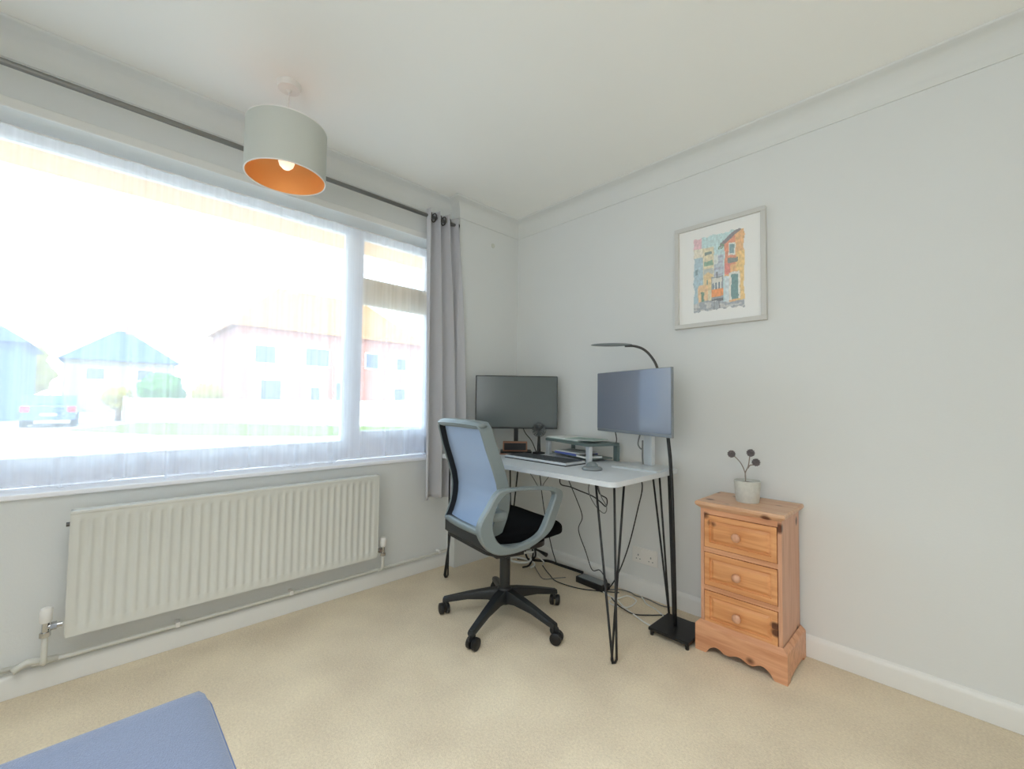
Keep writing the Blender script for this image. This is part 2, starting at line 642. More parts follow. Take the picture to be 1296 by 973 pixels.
# boarded edge along the bottom of the lintel
struct(MB().box(0, .012, RY, PY, LZ - .003, LZ + .036, .004).build('trim_2', M['gloss']))
tag(MB().lathe([(0.0, 0), (.016, 0), (.015, .003), (0.0, .004)], 20, cap=False).build('filler_patch', M['patch']), 'small round filled patch high on the white boxed pier in the corner', 'patch')
o = bpy.data.objects['filler_patch']
o.matrix_world = Matrix.Translation((PX, -.251, 2.173)) @ Matrix.Rotation(pi / 2, 4, 'Y')

# ---- window
win = bpy.data.objects.new('window_1', None)
COL.objects.link(win)
win.location = (-.15, -1.9, SZ)
win['kind'] = 'structure'


def wpart(b, name, m, **k):
    o = b.build(name, m, **k)
    o.parent = win
    o.matrix_parent_inverse = Matrix.Translation(win.location).inverted()
    return o


FX0, FX1 = -.21, -.15
b = MB()
b.box(FX0, FX1, W0, W1, SZ, .827, .004)
b.box(FX0, FX1, W0, W1, 2.062, LZ, .004)
b.box(FX0, FX1, W1 - .05, W1, SZ, LZ, .004)
b.box(FX0, FX1, W0, W0 + .05, SZ, LZ, .004)
wpart(b, 'window_frame', M['frame'])
for y0, y1 in ((-1.187, -1.088), (-2.85, -2.75)):
    wpart(MB().box(FX0, FX1 + .002, y0, y1, .82, 2.07, .004), 'mullion', M['frame'])
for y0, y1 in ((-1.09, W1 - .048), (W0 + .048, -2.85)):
    wpart(MB().box(FX0, FX1 + .004, y0, y1, 1.658, 1.815, .004), 'transom', M['frame_warm_lit'])
    wpart(MB().box(FX0, FX1 + .004, y0, y1, .825, .88, .004), 'casement_rail', M['frame'])
for y0, y1, z0, z1 in ((-2.75, -1.187, .827, 2.062), (-1.088, W1 - .05, .88, 1.658), (-1.088, W1 - .05, 1.815, 2.062), (W0 + .05, -2.85, .88, 1.658), (W0 + .05, -2.85, 1.815, 2.062)):
    wpart(MB().box(-.183, -.179, y0, y1, z0, z1), 'pane', M['glass'])
wpart(MB().box(-.15, .014, W0, W1, SZ - .02, SZ, .005), 'window_sill', M['frame'])

# eave of this house, outside above the window
struct(MB().box(-.84, -.28, RY - .2, .2, 2.2, 2.36).build('trim_3', M['eave']))


# ------------------------------------------------------------------ net curtain
def net_fn(u, v):
    y = -3.33 + u * (2.735)
    z = .7195 + v * (2.066 - .7195)
    dn = 1 - v
    s = y * 1.0
    x = -.062 + (.006 + .016 * dn) * sin(s * 37 + 1.2 * sin(s * 6.3)) + (.002 + .007 * dn) * sin(s * 83 + 2 * sin(s * 9) + v * 1.5)
    y2 = y + (.012 * dn + .004) * sin(s * 37 + 1.9 + 1.2 * sin(s * 6.3)) + .01 * sin(s * 17 + v * 2)
    if v < .001:
        z += .016 * max(0, min(1, 4 * (sin(s * 11 + 2 * sin(s * 3.1)) + .25 * sin(s * 31))))
    return Vector((x, y2, z))


nc = thing('net_curtain', 'sheer white net curtain hanging across the whole window above the radiator', 'net curtain', (-.085, -1.95, .72))


def part(b, name, m, parent, **k):
    """build a part from world coordinates under its thing"""
    o = b.build(name, m, **k)
    o.parent = parent
    p = parent
    chain = Matrix.Identity(4)
    while p is not None:
        loc = Matrix.Translation(p.location) @ p.rotation_euler.to_matrix().to_4x4() if p.type == 'EMPTY' else Matrix.Identity(4)
        chain = loc @ p.matrix_parent_inverse @ chain if False else loc @ chain
        p = p.parent
    # bake the inverse into the mesh so copies stay simple
    if parent.type == 'EMPTY':
        o.data.transform(chain.inverted())
    return o


part(MB().grid(net_fn, 700, 26), 'netting', M['net'], nc, smooth=True, recalc=False)
part(MB().tube([(-.062, -3.34, 2.068), (-.062, -.59, 2.068)], .0035, 6), 'curtain_wire', M['whiteplastic'], nc)

# ------------------------------------------------------------------ curtain pole and grey curtain
cpz = 2.222
t = thing('curtain_pole', 'long slim grey metal curtain pole above the window', 'curtain pole', (.08, -2, cpz))
part(MB().tube([(.085, -3.7, cpz), (.085, -.575, cpz)], .0115, 14), 'pole', M['pole'], t, smooth=True)
part(MB().tube([(.085, -.575, cpz), (.085, -.556, cpz)], .017, 14), 'end_cap', M['black'], t, smooth='auto')
for yy in (-3.5, -.60):
    b = MB().tube([(.001, yy, cpz), (.085, yy, cpz)], .006, 8)
    b.tube([(.001, yy, cpz), (.008, yy, cpz)], .02, 14)
    part(b, 'bracket', M['pole'], t)

FOLDS = 3.25


def cur_fn(u, v):
    # v 0 bottom .. 1 top
    z = .468 + v * (2.262 - .468)
    y0 = -.812 + (1 - v) * .022
    wdt = .225 + (1 - v) * .075 + .03 * sin(pi * v)
    y = y0 + u * wdt
    amp = .030 * (.6 + .4 * v) + .004
    ph = u * FOLDS * 2 * pi + .9 * (1 - v) * sin(u * 5 + 1)
    xc = .085 + (1 - v) * .012
    x = xc + amp * sin(ph) + .006 * (1 - v) * sin(u * 21 + 3 * v)
    y += .014 * sin(ph * 1 + 1.3) * (.6 + .4 * v)
    # clear the pier
    if y > -.56:
        x = max(x, .098 + .010 * (1 + sin(ph)))
    if v < .02:
        z += .008 * sin(u * 8)
    return Vector((x, y, z))


t = thing('eyelet_curtain', 'gathered grey eyelet curtain hanging at the right end of the window', 'curtain', (.085, -.68, .47))
part(MB().grid(cur_fn, 110, 60), 'drape', M['curtain'], t, smooth=True, recalc=False, thick=.003)
for yy in (-.779, -.745, -.706, -.672, -.636):
    b = MB()
    b.tube([(.085 + .026 * cos(a), yy, cpz + .026 * sin(a)) for a in [k * 2 * pi / 20 for k in range(20)]], .004, 6, closed=True)
    part(b, 'eyelet', M['darkmetal'], t, smooth=True)

# ------------------------------------------------------------------ radiator
t = thing('radiator', 'long white ribbed panel radiator on the wall below the window', 'radiator', (.05, -1.68, .2))
ry0, ry1, rz0, rz1 = -2.285, -1.08, .197, .65
b = MB()
nf = 35
prof = []
yy0, yy1 = ry0 + .02, ry1 - .02
p = (yy1 - yy0) / nf
for i in range(nf):
    y = yy0 + i * p
    prof += [(y, 0), (y + p * .16, .0), (y + p * .26, -.0045), (y + p * .74, -.0045), (y + p * .84, 0)]
prof.append((yy1, 0))
zs = [(rz0, -.012), (rz0 + .002, 0), (rz0 + .032, 0), (rz0 + .042, 1), (rz1 - .042, 1), (rz1 - .032, 0), (rz1 - .014, 0), (rz1 - .012, 0)]
full = [(ry0, 0)] + prof + [(ry1, 0)]
rows = []
for z, k in zs:
    rows.append([b.bm.verts.new((.1 + (dx * (k if k > 0 else 0)), y, z)) for y, dx in full])
for a, c in zip(rows, rows[1:]):
    for i in range(len(full) - 1):
        b.bm.faces.new((a[i], a[i + 1], c[i + 1], c[i]))
# rim return and back
b.box(.062, .0995, ry0, ry0 + .003, rz0, rz1)
b.box(.062, .0995, ry1 - .003, ry1, rz0, rz1)
b.box(.062, .0995, ry0, ry1, rz0, rz0 + .003)
b.box(.062, .066, ry0, ry1, rz0, rz1 - .01)
part(b, 'panel', M['rad'], t, smooth='auto', recalc=True)
part(MB().box(.055, .103, ry0 - .002, ry1 + .002, rz1 - .013, rz1, .003), 'top_cover', M['rad'], t)
for yy in (ry0, ry1):
    part(MB().box(.055, .102, yy - .002, yy + .002, rz0 + .01, rz1 - .005), 'side_panel', M['rad'], t)
for yy in (-2.1, -1.26):
    part(MB().box(.001, .06, yy - .012, yy + .012, .26, .6), 'wall_bracket', M['rad'], t)
b = MB()
b.tube([(.08, ry0 - .012, .60), (.08, ry0, .60)], .008, 8)
part(b, 'bleed_valve', M['darkmetal'], t)


def valve(yv, side, zc, label):
    """valve body beside the radiator, elbow towards it"""
    v = thing('radiator_valve', label, 'valve', (.08, yv, zc))
    part(MB().lathe([(.014, zc + .018), (.017, zc + .024), (.018, zc + .06), (.015, zc + .068), (.008, zc + .07)], 18, (.08, yv)), 'valve_cap', M['whiteplastic'], v, smooth='auto')
    b = MB().tube([(.08, yv, zc - .03), (.08, yv, zc + .018)], .010, 10)
    b.tube([(.08, yv, zc - .032), (.08, yv, zc - .016)], .015, 6)
    b.tube([(.08, yv, zc), (.08, yv + side * .042, zc)], .009, 10)
    b.tube([(.08, yv + side * .012, zc), (.08, yv + side * .028, zc)], .014, 6)
    part(b, 'valve_body', M['chrome'], v, smooth='auto')
    return v


valve(-2.335, 1, .245, 'chrome valve with white cap at the left end of the radiator')
valve(-1.037, -1, .225, 'chrome valve with white cap at the right end of the radiator')
t = thing('heating_pipe', 'white painted heating pipe running along the top of the left skirting board', 'pipe', (.03, -1.6, .1))
b = MB().tube([(.08, -2.335, .215), (.08, -2.335, .135), (.06, -2.336, .112), (.032, -2.325, .105), (.03, -2.25, .104), (.03, -1.0, .102), (.03, -.56, .102)], .0085, 10, smooth=5)
b.tube([(.08, -1.037, .197), (.08, -1.037, .13), (.05, -1.037, .105), (.03, -1.037, .102)], .0085, 10, smooth=4)
b.tube([(.03, -2.30, .105), (.03, -2.38, .118), (.045, -2.41, .105)], .0115, 10)
b.tube([(.022, -3.8, .098), (.022, -2.39, .11)], .008, 10)
part(b, 'pipe', M['rad'], t, smooth=True)
for yy in (-1.95, -1.5, -.62):
    part(MB().box(.0, .042, yy - .008, yy + .008, .096, .118, .003), 'pipe_clip', M['whiteplastic'], t)

# ------------------------------------------------------------------ pendant lamp
lx, ly = .436, -1.703
t = thing('pendant_lamp', 'pale grey drum ceiling lampshade with copper lining hanging by the window', 'lamp', (lx, ly, 2.0))
part(MB().lathe([(.0, H), (.047, H), (.047, H - .012), (.042, H - .022), (.012, H - .026), (.006, H - .034), (0, H - .034)], 32, (lx, ly), cap=False), 'ceiling_rose', M['whiteplastic'], t, smooth='auto')
part(MB().tube([(lx, ly, H - .03), (lx, ly, 2.14)], .0028, 8), 'cord', M['whiteplastic'], t)
SR, S0, S1 = .150, 1.985, 2.192
part(MB().lathe([(SR, S0), (SR + .0015, S0 + .004), (SR + .0015, S1 - .004), (SR, S1)], 72, (lx, ly), cap=False), 'lamp_shade', M['shade'], t, smooth=True)
part(MB().lathe([(SR - .002, S0), (SR - .002, S1)], 72, (lx, ly), cap=False), 'copper_lining', M['copper'], t, smooth=True)
for z in (S0, S1):
    b = MB()
    b.tube([(lx + (SR - .0005) * cos(a), ly + (SR - .0005) * sin(a), z) for a in [k * 2 * pi / 64 for k in range(64)]], .0025, 6, closed=True)
    part(b, 'shade_ring', M['whiteplastic'], t, smooth=True)
b = MB()
for k in range(3):
    a = k * 2 * pi / 3 + .4
    b.tube([(lx + .02 * cos(a), ly + .02 * sin(a), 2.13), (lx + (SR - .02) * cos(a), ly + (SR - .02) * sin(a), 2.14), (lx + (SR - .002) * cos(a), ly + (SR - .002) * sin(a), S1 - .003)], .002, 6)
part(b, 'shade_spider', M['whiteplastic'], t)
part(MB().lathe([(.0, 2.15), (.018, 2.148), (.02, 2.10), (.017, 2.09), (0, 2.09)], 20, (lx, ly), cap=False), 'lamp_holder', M['whiteplastic'], t, smooth='auto')
M['bulb'].node_tree.nodes['Principled BSDF'].inputs['Emission Color'].default_value = (1, .82, .62, 1)
M['bulb'].node_tree.nodes['Principled BSDF'].inputs['Emission Strength'].default_value = .3
pl = bpy.data.lights.new('bulb_light', 'POINT')
pl.energy = 1.1
pl.color = (1, .78, .52)
pl.shadow_soft_size = .006
plo = bpy.data.objects.new('bulb_light', pl)
COL.objects.link(plo)
plo.location = (0, 0, .026)
plo.parent = t
part(MB().lathe([(.0, 2.02), (.014, 2.024), (.026, 2.036), (.031, 2.052), (.028, 2.068), (.016, 2.085), (.014, 2.092), (0, 2.092)], 24, (lx, ly), cap=False), 'bulb', M['bulb'], t, smooth=True)

# ------------------------------------------------------------------ desk
t = thing('desk', 'grey topped desk on black hairpin legs standing in the corner', 'desk', (.77, -.41, 0))
DX0, DX1, DY0, DY1, DZ = .15, 1.378, -.71, -.11, .745


def rrect(x0, x1, y0, y1, r, k=6):
    out = []
    for cx_, cy_, a0 in ((x1 - r, y1 - r, 0), (x0 + r, y1 - r, 90), (x0 + r, y0 + r, 180), (x1 - r, y0 + r, 270)):
        for i in range(k + 1):
            a = radians(a0 + 90 * i / k)
            out.append((cx_ + r * cos(a), cy_ + r * sin(a)))
    return out


part(MB().prism(rrect(DX0, DX1, DY0, DY1, .035), 2, DZ - .022, DZ), 'desk_top', M['desk'], t, smooth='auto')


def hairpin(fx, fy, sx, sy):
    tops = [(fx - sx * .005, fy - sy * .01), (fx - sx * .095, fy - sy * .005), (fx - sx * .01, fy - sy * .095)]
    b = MB()
    b.box(min(fx + sx * .015, fx - sx * .12), max(fx + sx * .015, fx - sx * .12), min(fy + sy * .01, fy - sy * .12), max(fy + sy * .01, fy - sy * .12), DZ - .026, DZ - .022)
    for k, (tx, ty) in enumerate(tops):
        a = k * 2.1 + .5
        b.tube([(tx, ty, DZ - .024), (fx + .013 * cos(a), fy + .013 * sin(a), .02), (fx + .006 * cos(a), fy + .006 * sin(a), .006), (fx, fy, .005)], .005, 8)
    return b


for fx, fy, sx, sy in ((1.352, -.668, 1, -1), (1.342, -.14, 1, 1), (.182, -.672, -1, -1), (.185, -.145, -1, 1)):
    part(hairpin(fx, fy, sx, sy), 'leg', M['black'], t, smooth=True)


# ------------------------------------------------------------------ monitors
def face_matrix(a, b_, zc):
    """matrix of a screen whose bottom edge runs from a to b_ (plan), +x along the edge, +y away from the viewer, z up"""
    A, B = Vector((a[0], a[1], 0)), Vector((b_[0], b_[1], 0))
    x = (B - A).normalized()
    y = Vector((0, 0, 1)).cross(x)
    c = (A + B) / 2
    return c, x, y


def local_frame(a, b_):
    c, x, y = face_matrix(a, b_, 0)
    return c, math.atan2(x.y, x.x), (Vector(b_) - Vector(a)).length


def lpart(b, name, m, parent, **k):
    """part already in its thing's local coordinates"""
    o = b.build(name, m, **k)
    o.parent = parent
    return o


c, rz, wd = local_frame((.200, -.480), (.560, -.090))
z0, z1 = .897, 1.238
t = thing('monitor', 'dark screened monitor on the left half of the desk, nearest the curtain', 'monitor', (c.x, c.y, DZ), rz)
lz0, lz1 = z0 - DZ, z1 - DZ
lpart(MB().box(-wd / 2, wd / 2, 0, .03, lz0, lz1, .004), 'casing', M['blackplastic'], t)
lpart(MB().box(-wd / 2 + .008, wd / 2 - .005, -.0015, .0, lz0 + .012, lz1 - .006), 'screen', M['screen'], t)
lpart(MB().box(-.014, .014, .02, .045, .01, lz0 + .12, .003), 'stand', M['black'], t)
lpart(MB().prism(rrect(-.10, .10, -.05, .10, .02), 2, .0, .01), 'stand_base', M['black'], t)

c, rz, wd = local_frame((.938, -.194), (1.462, -.374))
t = thing('monitor', 'silver edged monitor reflecting the window, on the right end of the desk', 'monitor', (c.x, c.y, DZ), rz)
lz0, lz1 = .915 - DZ, 1.238 - DZ
lpart(MB().box(-wd / 2, wd / 2, .001, .014, lz0, lz1, .003), 'casing', M['mongrey'], t)
lpart(MB().box(-wd / 2 + .003, wd / 2 - .003, -.001, .001, lz0 + .016, lz1 - .003), 'screen', M['screenblue'], t)
q = Matrix.Rotation(-rz, 3, 'Z')
pc = q @ (Vector((1.247, -.175, 0)) - Vector((c.x, c.y, 0)))
lpart(MB().box(pc.x - .028, pc.x + .028, pc.y - .012, pc.y + .012, .008, lz0 + .14, .004), 'stand', M['silver'], t)
pcs = [q @ (Vector((x, y, 0)) - Vector((c.x, c.y, 0))) for x, y in ((1.125, -.335), (1.372, -.335), (1.345, -.112), (1.135, -.10))]
lpart(MB().prism([(p_.x, p_.y) for p_ in pcs], 2, 0, .008), 'stand_base', M['silver'], t)
tag(MB().tube([(1.215, -.21, .915), (1.205, -.215, .86), (1.222, -.205, .835), (1.228, -.21, .88), (1.222, -.2, .80), (1.222, -.195, .757)], .004, 6, smooth=6).build('monitor_cable', M['cableg'], smooth=True), 'grey cable looping behind the stand of the right monitor', 'cable')
tag(MB().tube([(1.05, -.19, .925), (1.03, -.14, .87), (.99, -.09, .81), (.975, -.07, .752)], .003, 6, smooth=6).build('monitor_cable', M['cableb'], smooth=True), 'thin black cable dropping from the right monitor beside the riser', 'cable')
tag(MB().tube([(.385, -.235, .915), (.40, -.222, .87), (.425, -.20, .83), (.44, -.19, .80), (.45, -.17, .749)], .003, 6, smooth=6).build('monitor_cable', M['cableb'], smooth=True), 'short black cable hanging behind the left monitor and the clock', 'cable')

# ------------------------------------------------------------------ desk clutter
# monitor riser
ang = math.atan2(-.134, .431)
t = thing('monitor_riser', 'grey green plastic monitor riser in the middle of the desk', 'riser', (.752, -.247, DZ), ang)
lpart(MB().prism(rrect(-.218, .235, -.012, .215, .02), 2, .088, .102), 'platform', M['riser'], t, smooth='auto')
for sx in (-1, 1):
    for yy in (.0, .19):
        xl = -.200 if sx < 0 else .215
        lpart(MB().box(xl - .016, xl + .016, yy, yy + .022, 0, .0875, .003), 'leg', M['silver' if yy == 0 else 'riser'], t)
lpart(MB().box(-.183, .198, .024, .186, .012, .018), 'shelf', M['riser'], t)
ca, sa = cos(ang), sin(ang)


def on_riser(x, y):
    return (.752 + ca * x - sa * y, -.247 + sa * x + ca * y)


x, y = on_riser(-.05, .10)
t = thing('notebook', 'pale green covered notebook lying on the riser platform', 'notebook', (x, y, DZ + .102), ang + .05)
lpart(MB().box(-.16, .15, -.095, .085, 0, .004, .001), 'cover', M['papergreen'], t)
lpart(MB().box(-.158, .148, -.093, .083, .004, .011), 'pages', M['paper'], t)
x, y = on_riser(.09, .085)
t = thing('magazine', 'thin white magazine lying askew at the right of the riser top', 'magazine', (x, y, DZ + .1135), ang + .35)
lpart(MB().box(-.10, .10, -.07, .07, 0, .003), 'pages', M['paper'], t)
lpart(MB().box(-.10, .10, -.0712, .0712, .003, .0042), 'cover', M['papergreen'], t)
x, y = on_riser(-.02, .09)
t = thing('folder', 'blue plastic folder lying under the riser', 'folder', (x, y, DZ + .0185), ang + .1)
lpart(MB().box(-.11, .11, -.075, .075, 0, .012, .002), 'cover', M['blueplastic'], t)
lpart(MB().box(-.106, .112, -.072, .072, .0122, .018), 'sheets', M['paper'], t)
x, y = on_riser(.14, .06)
t = thing('paper_stack', 'small stack of white paper sheets under the right of the riser', 'paper', (x, y, DZ + .0185), ang - .1)
lpart(MB().box(-.045, .05, -.05, .06, 0, .010), 'sheets', M['paper'], t)
lpart(MB().box(-.045, .05, -.051, .061, .0102, .0122), 'top_sheet', M['greyplastic'], t)

# keyboard
t = thing('keyboard', 'slim silver and dark keyboard near the front of the desk', 'keyboard', (.735, -.425, DZ), -.03)
lpart(MB().box(-.225, .24, -.085, .075, .004, .016, .004), 'body', M['silver'], t)
lpart(MB().box(-.225, .24, -.085, .075, .0, .004), 'underside', M['black'], t)
b = MB()
for r in range(5):
    for k in range(15):
        b.box(-.214 + k * .0295, -.214 + k * .0295 + .025, -.074 + r * .0285, -.074 + r * .0285 + .0235, .016, .0195)
o = lpart(b, 'key_rows', M['keys'], t)
o['kind'] = 'stuff'

# mouse
t = thing('mouse', 'grey upright computer mouse beside the keyboard on the desk front', 'mouse', (1.115, -.49, DZ), .2)
lpart(MB().lathe([(.0, 0), (.048, .0), (.05, .006), (.042, .014), (.02, .02), (0, .021)], 28, cap=False), 'base', M['greyplastic'], t, smooth=True)
b = MB().sphere((0, 0, .018), .03, 3, (1.0, .8, .72))
lpart(b, 'grip', M['chairgrey'], t, smooth=True)

# desk fan
t = thing('desk_fan', 'small black desk fan standing between the left monitor and the riser', 'fan', (.505, -.205, DZ), .75)
lpart(MB().lathe([(0, 0), (.04, 0), (.04, .008), (.012, .014), (.008, .11), (0, .11)], 24, cap=False), 'stand', M['black'], t, smooth='auto')
b = MB()
for k in range(5):
    rr = .010 + k * .0085
    for yy in (-.016, .016):
        b.tube([(rr * cos(a), yy * (1 - .25 * k / 4), .150 + rr * sin(a)) for a in [j * 2 * pi / 24 for j in range(24)]], .0011, 4, closed=True)
for k in range(16):
    a = k * 2 * pi / 16
    b.tube([(.006 * cos(a), -.017, .150 + .006 * sin(a)), (.044 * cos(a), -.011, .150 + .044 * sin(a)), (.044 * cos(a), .011, .150 + .044 * sin(a)), (.006 * cos(a), .017, .150 + .006 * sin(a))], .0009, 4)
lpart(b, 'guard', M['blackplastic'], t)
for k in range(4):
    a = k * pi / 2

    def bl(u, v, a=a):
        r_ = .006 + u * .033
        w_ = (v - .5) * (.3 + .6 * u) * 1.3
        return Vector((r_ * cos(a + w_), (v - .5) * .012, .150 + r_ * sin(a + w_)))
    lpart(MB().grid(bl, 4, 4), 'blade', M['greyplastic'], t, smooth=True, thick=.001, recalc=False)
b = MB().tube([(0, -.012, .150), (0, .03, .150)], .009, 12)
lpart(b, 'motor_hub', M['blackplastic'], t, smooth='auto')
lpart(MB().box(-.004, .004, .018, .026, .10, .15), 'neck', M['black'], t)

# clock
t = thing('desk_clock', 'long wooden framed digital clock with a black face below the left monitor', 'clock', (.405, -.318, DZ + .011), .80)
lpart(MB().box(-.078, .078, 0, .045, 0, .062, .004), 'wooden_case', M['woodbox'], t)
lpart(MB().box(-.069, .069, -.002, .0, .009, .053), 'face', M['black'], t)
t = thing('pencil', 'thin wooden pencil lying on the desk in front of the clock', 'pencil', (.41, -.43, DZ), .35)
lpart(MB().tube([(-.08, 0, .0045), (.06, 0, .0045)], .004, 6), 'shaft', M['woodbox'], t)
lpart(MB().tube([(.06, 0, .0045), (.074, 0, .0045)], lambda q_: .004 * (1 - q_) + .0006, 6), 'tip', M['stem'], t)

# ------------------------------------------------------------------ office chair (faces +y, towards the desk)
cx_, cy_ = .785, -.752
t = thing('office_chair', 'grey office chair with light mesh back and black seat pulled up to the desk', 'chair', (cx_, cy_, 0))
HZ = .10


def star_leg(a):
    b = MB()
    d = Vector((cos(a), sin(a), 0))
    n_ = Vector((-sin(a), cos(a), 0))
    rows = []
    for q_, (r, w_, zt, zb) in enumerate(((.015, .028, HZ + .055, HZ - .01), (.08, .026, HZ + .045, HZ), (.18, .021, HZ + .022, HZ - .008), (.275, .017, HZ - .004, HZ - .030), (.31, .016, HZ - .014, HZ - .036))):
        c_ = Vector((cx_, cy_, 0)) + d * r
        rows.append([b.bm.verts.new(c_ + n_ * w_ * .72 + Vector((0, 0, zt))), b.bm.verts.new(c_ - n_ * w_ * .72 + Vector((0, 0, zt))), b.bm.verts.new(c_ - n_ * w_ + Vector((0, 0, zt - .012))), b.bm.verts.new(c_ - n_ * w_ * .85 + Vector((0, 0, zb))), b.bm.verts.new(c_ + n_ * w_ * .85 + Vector((0, 0, zb))), b.bm.verts.new(c_ + n_ * w_ + Vector((0, 0, zt - .012)))])
    for a_, c_ in zip(rows, rows[1:]):
        for i in range(6):
            b.bm.faces.new((a_[i], a_[(i + 1) % 6], c_[(i + 1) % 6], c_[i]))
    b.bm.faces.new(rows[0])
    b.bm.faces.new(rows[-1][::-1])
    return b


for k, (a, sw) in enumerate(((-63, 20), (12, -60), (84, 40), (155, 10), (226, 80))):
    ar = radians(a)
    part(star_leg(ar), 'base_leg', M['blackplastic'], t, smooth='auto')
    px, py = cx_ + .302 * cos(ar), cy_ + .302 * sin(ar)
    s_ = radians(sw)
    ax = Vector((cos(s_), sin(s_), 0))
    b = MB()
    b.tube([(px, py, .088), (px, py, .05)], .007, 8)
    off = Vector((-sin(s_), cos(s_), 0)) * .012
    b.tube([Vector((px, py, .056)) + off * .2 - ax * .004, Vector((px, py, .056)) + off * .2 + ax * .004], .022, 14)
    cs = part(b, 'caster', M['blackplastic'], t, smooth='auto')
    for sd in (-1, 1):
        b = MB()
        ctr = Vector((px, py, .027)) + off
        b.tube([ctr + ax * sd * .005, ctr + ax * sd * .008, ctr + ax * sd * .022, ctr + ax * sd * .026], lambda q_: [.024, .027, .0265, .019][round(q_ * 3)], 18)
        o = b.build('wheel', M['black'], smooth='auto')
        o.data.transform(Matrix.Translation((-cx_, -cy_, 0)))
        o.parent = cs
part(MB().lathe([(0, HZ - .015), (.034, HZ - .015), (.037, HZ + .05), (.03, HZ + .062), (0, HZ + .062)], 24, (cx_, cy_), cap=False), 'hub', M['blackplastic'], t, smooth='auto')
part(MB().lathe([(.026, HZ + .05), (.026, .30)], 24, (cx_, cy_)), 'column_sleeve', M['blackplastic'], t, smooth='auto')
part(MB().lathe([(.014, .29), (.014, .40)], 20, (cx_, cy_)), 'gas_strut', M['chrome'], t, smooth='auto')
b = MB().box(cx_ - .08, cx_ + .08, cy_ - .13, cy_ + .10, .365, .41, .012)
b.box(cx_ - .15, cx_ + .15, cy_ - .02, cy_ + .02, .385, .41, .006)
part(b, 'tilt_mechanism', M['black'], t)
part(MB().tube([(cx_ + .07, cy_ + .05, .385), (cx_ + .19, cy_ + .06, .375), (cx_ + .24, cy_ + .062, .37)], lambda q_: .005 if q_ < .7 else .010, 8), 'lever', M['black'], t)


def seat_fn():
    b = MB()
    nu, nv = 26, 20

    def sp_(c_, e):
        return math.copysign(abs(c_) ** e, c_)
    rows = []
    for j in range(nv + 1):
        ph = -pi / 2 + pi * j / nv
        row = []
        for i in range(nu * 2):
            th = 2 * pi * i / (nu * 2)
            cxn = sp_(cos(ph), .42) * sp_(cos(th), .55)
            cyn = sp_(cos(ph), .42) * sp_(sin(th), .55)
            czn = sp_(sin(ph), .75)
            X = cxn * .245
            Y = cyn * .235
            Z = czn * .044
            tz = 0
            if cyn > .5:
                tz -= (cyn - .5) ** 2 * .11
            Z += tz + .012 * abs(cxn) ** 2 * (1 if czn > 0 else .3)
            row.append(b.bm.verts.new((cx_ + X, cy_ - .0 + Y, .465 + Z)))
        rows.append(row)
    n2 = nu * 2
    for a_, c_ in zip(rows, rows[1:]):
        for i in range(n2):
            b.bm.faces.new((a_[i], a_[(i + 1) % n2], c_[(i + 1) % n2], c_[i]))
    bmesh.ops.remove_doubles(b.bm, verts=b.bm.verts[:], dist=.0005)
    return b


part(seat_fn(), 'seat', M['seat'], t, smooth=True)
part(MB().prism(rrect(cx_ - .225, cx_ + .225, cy_ - .225, cy_ + .10, .07), 2, .405, .428), 'seat_shell', M['black'], t, smooth='auto')

# backrest: ring following a curved side profile
KZ = [.482, .514, .56, .60, .654, .71, .777, .859, .955]
KY = [cy_ + q_ for q_ in (-.240, -.214, -.196, -.187, -.184, -.194, -.216, -.246, -.274)]


def back_y(z):
    if z <= KZ[0]:
        return KY[0]
    for i in range(len(KZ) - 1):
        if z <= KZ[i + 1]:
            t_ = (z - KZ[i]) / (KZ[i + 1] - KZ[i])
            t_ = t_
            return KY[i] + (KY[i + 1] - KY[i]) * t_
    return KY[-1]


def hw(z):  # half width of the ring centre-line
    q_ = (z - .49) / .48
    return .190 + .020 * sin(pi * min(1, max(0, q_ * .8 + .15)))


def curve_y(x, z):  # back wraps towards the sitter at its sides
    return back_y(z) - .022 * (1 - (x / .21) ** 2)


loop = []
zb, zt = .497, .962
NR = 14
for i in range(NR + 1):
    loop.append((hw(zb) * (-1 + 2 * i / NR) * .93, zb + .004 * (1 - (2 * i / NR - 1) ** 2)))
for i in range(1, NR * 2):
    z = zb + (zt - zb) * i / (NR * 2)
    loop.append((hw(z), z))
for i in range(NR + 1):
    x_ = hw(zt) * (1 - 2 * i / NR) * .93
    loop.append((x_, zt + .008 * (1 - (x_ / .2) ** 2)))
for i in range(1, NR * 2):
    z = zt - (zt - zb) * i / (NR * 2)
    loop.append((-hw(z), z))


def ring(section, name, m):
    """blade following the loop; section = [(offset outward, depth)]"""
    b = MB()
    n = len(loop)
    rings = []
    for i, (x, z) in enumerate(loop):
        p0, p1 = loop[i - 1], loop[(i + 1) % n]
        tx, tz = p1[0] - p0[0], p1[1] - p0[1]
        L = math.hypot(tx, tz)
        nx, nz_ = tz / L, -tx / L
        rings.append([b.bm.verts.new((cx_ + x + nx * o_, curve_y(x, z) + yy, z + nz_ * o_)) for o_, yy in section])
    k_ = len(section)
    for i in range(n):
        a_, c_ = rings[i], rings[(i + 1) % n]
        for k in range(k_):
            b.bm.faces.new((a_[k], a_[(k + 1) % k_], c_[(k + 1) % k_], c_[k]))
    return part(b, name, m, t, smooth='auto')


ring([(-.006, -.004), (.000, -.008), (.006, -.004), (.018, .040), (.018, .046), (.014, .046), (-.002, .002)], 'back_frame', M['chairgrey'])
ring([(-.0065, -.002), (-.0025, .003), (.0135, .046), (.0135, .050), (.004, .050), (-.0075, .004)], 'back_frame_lining', M['black'])
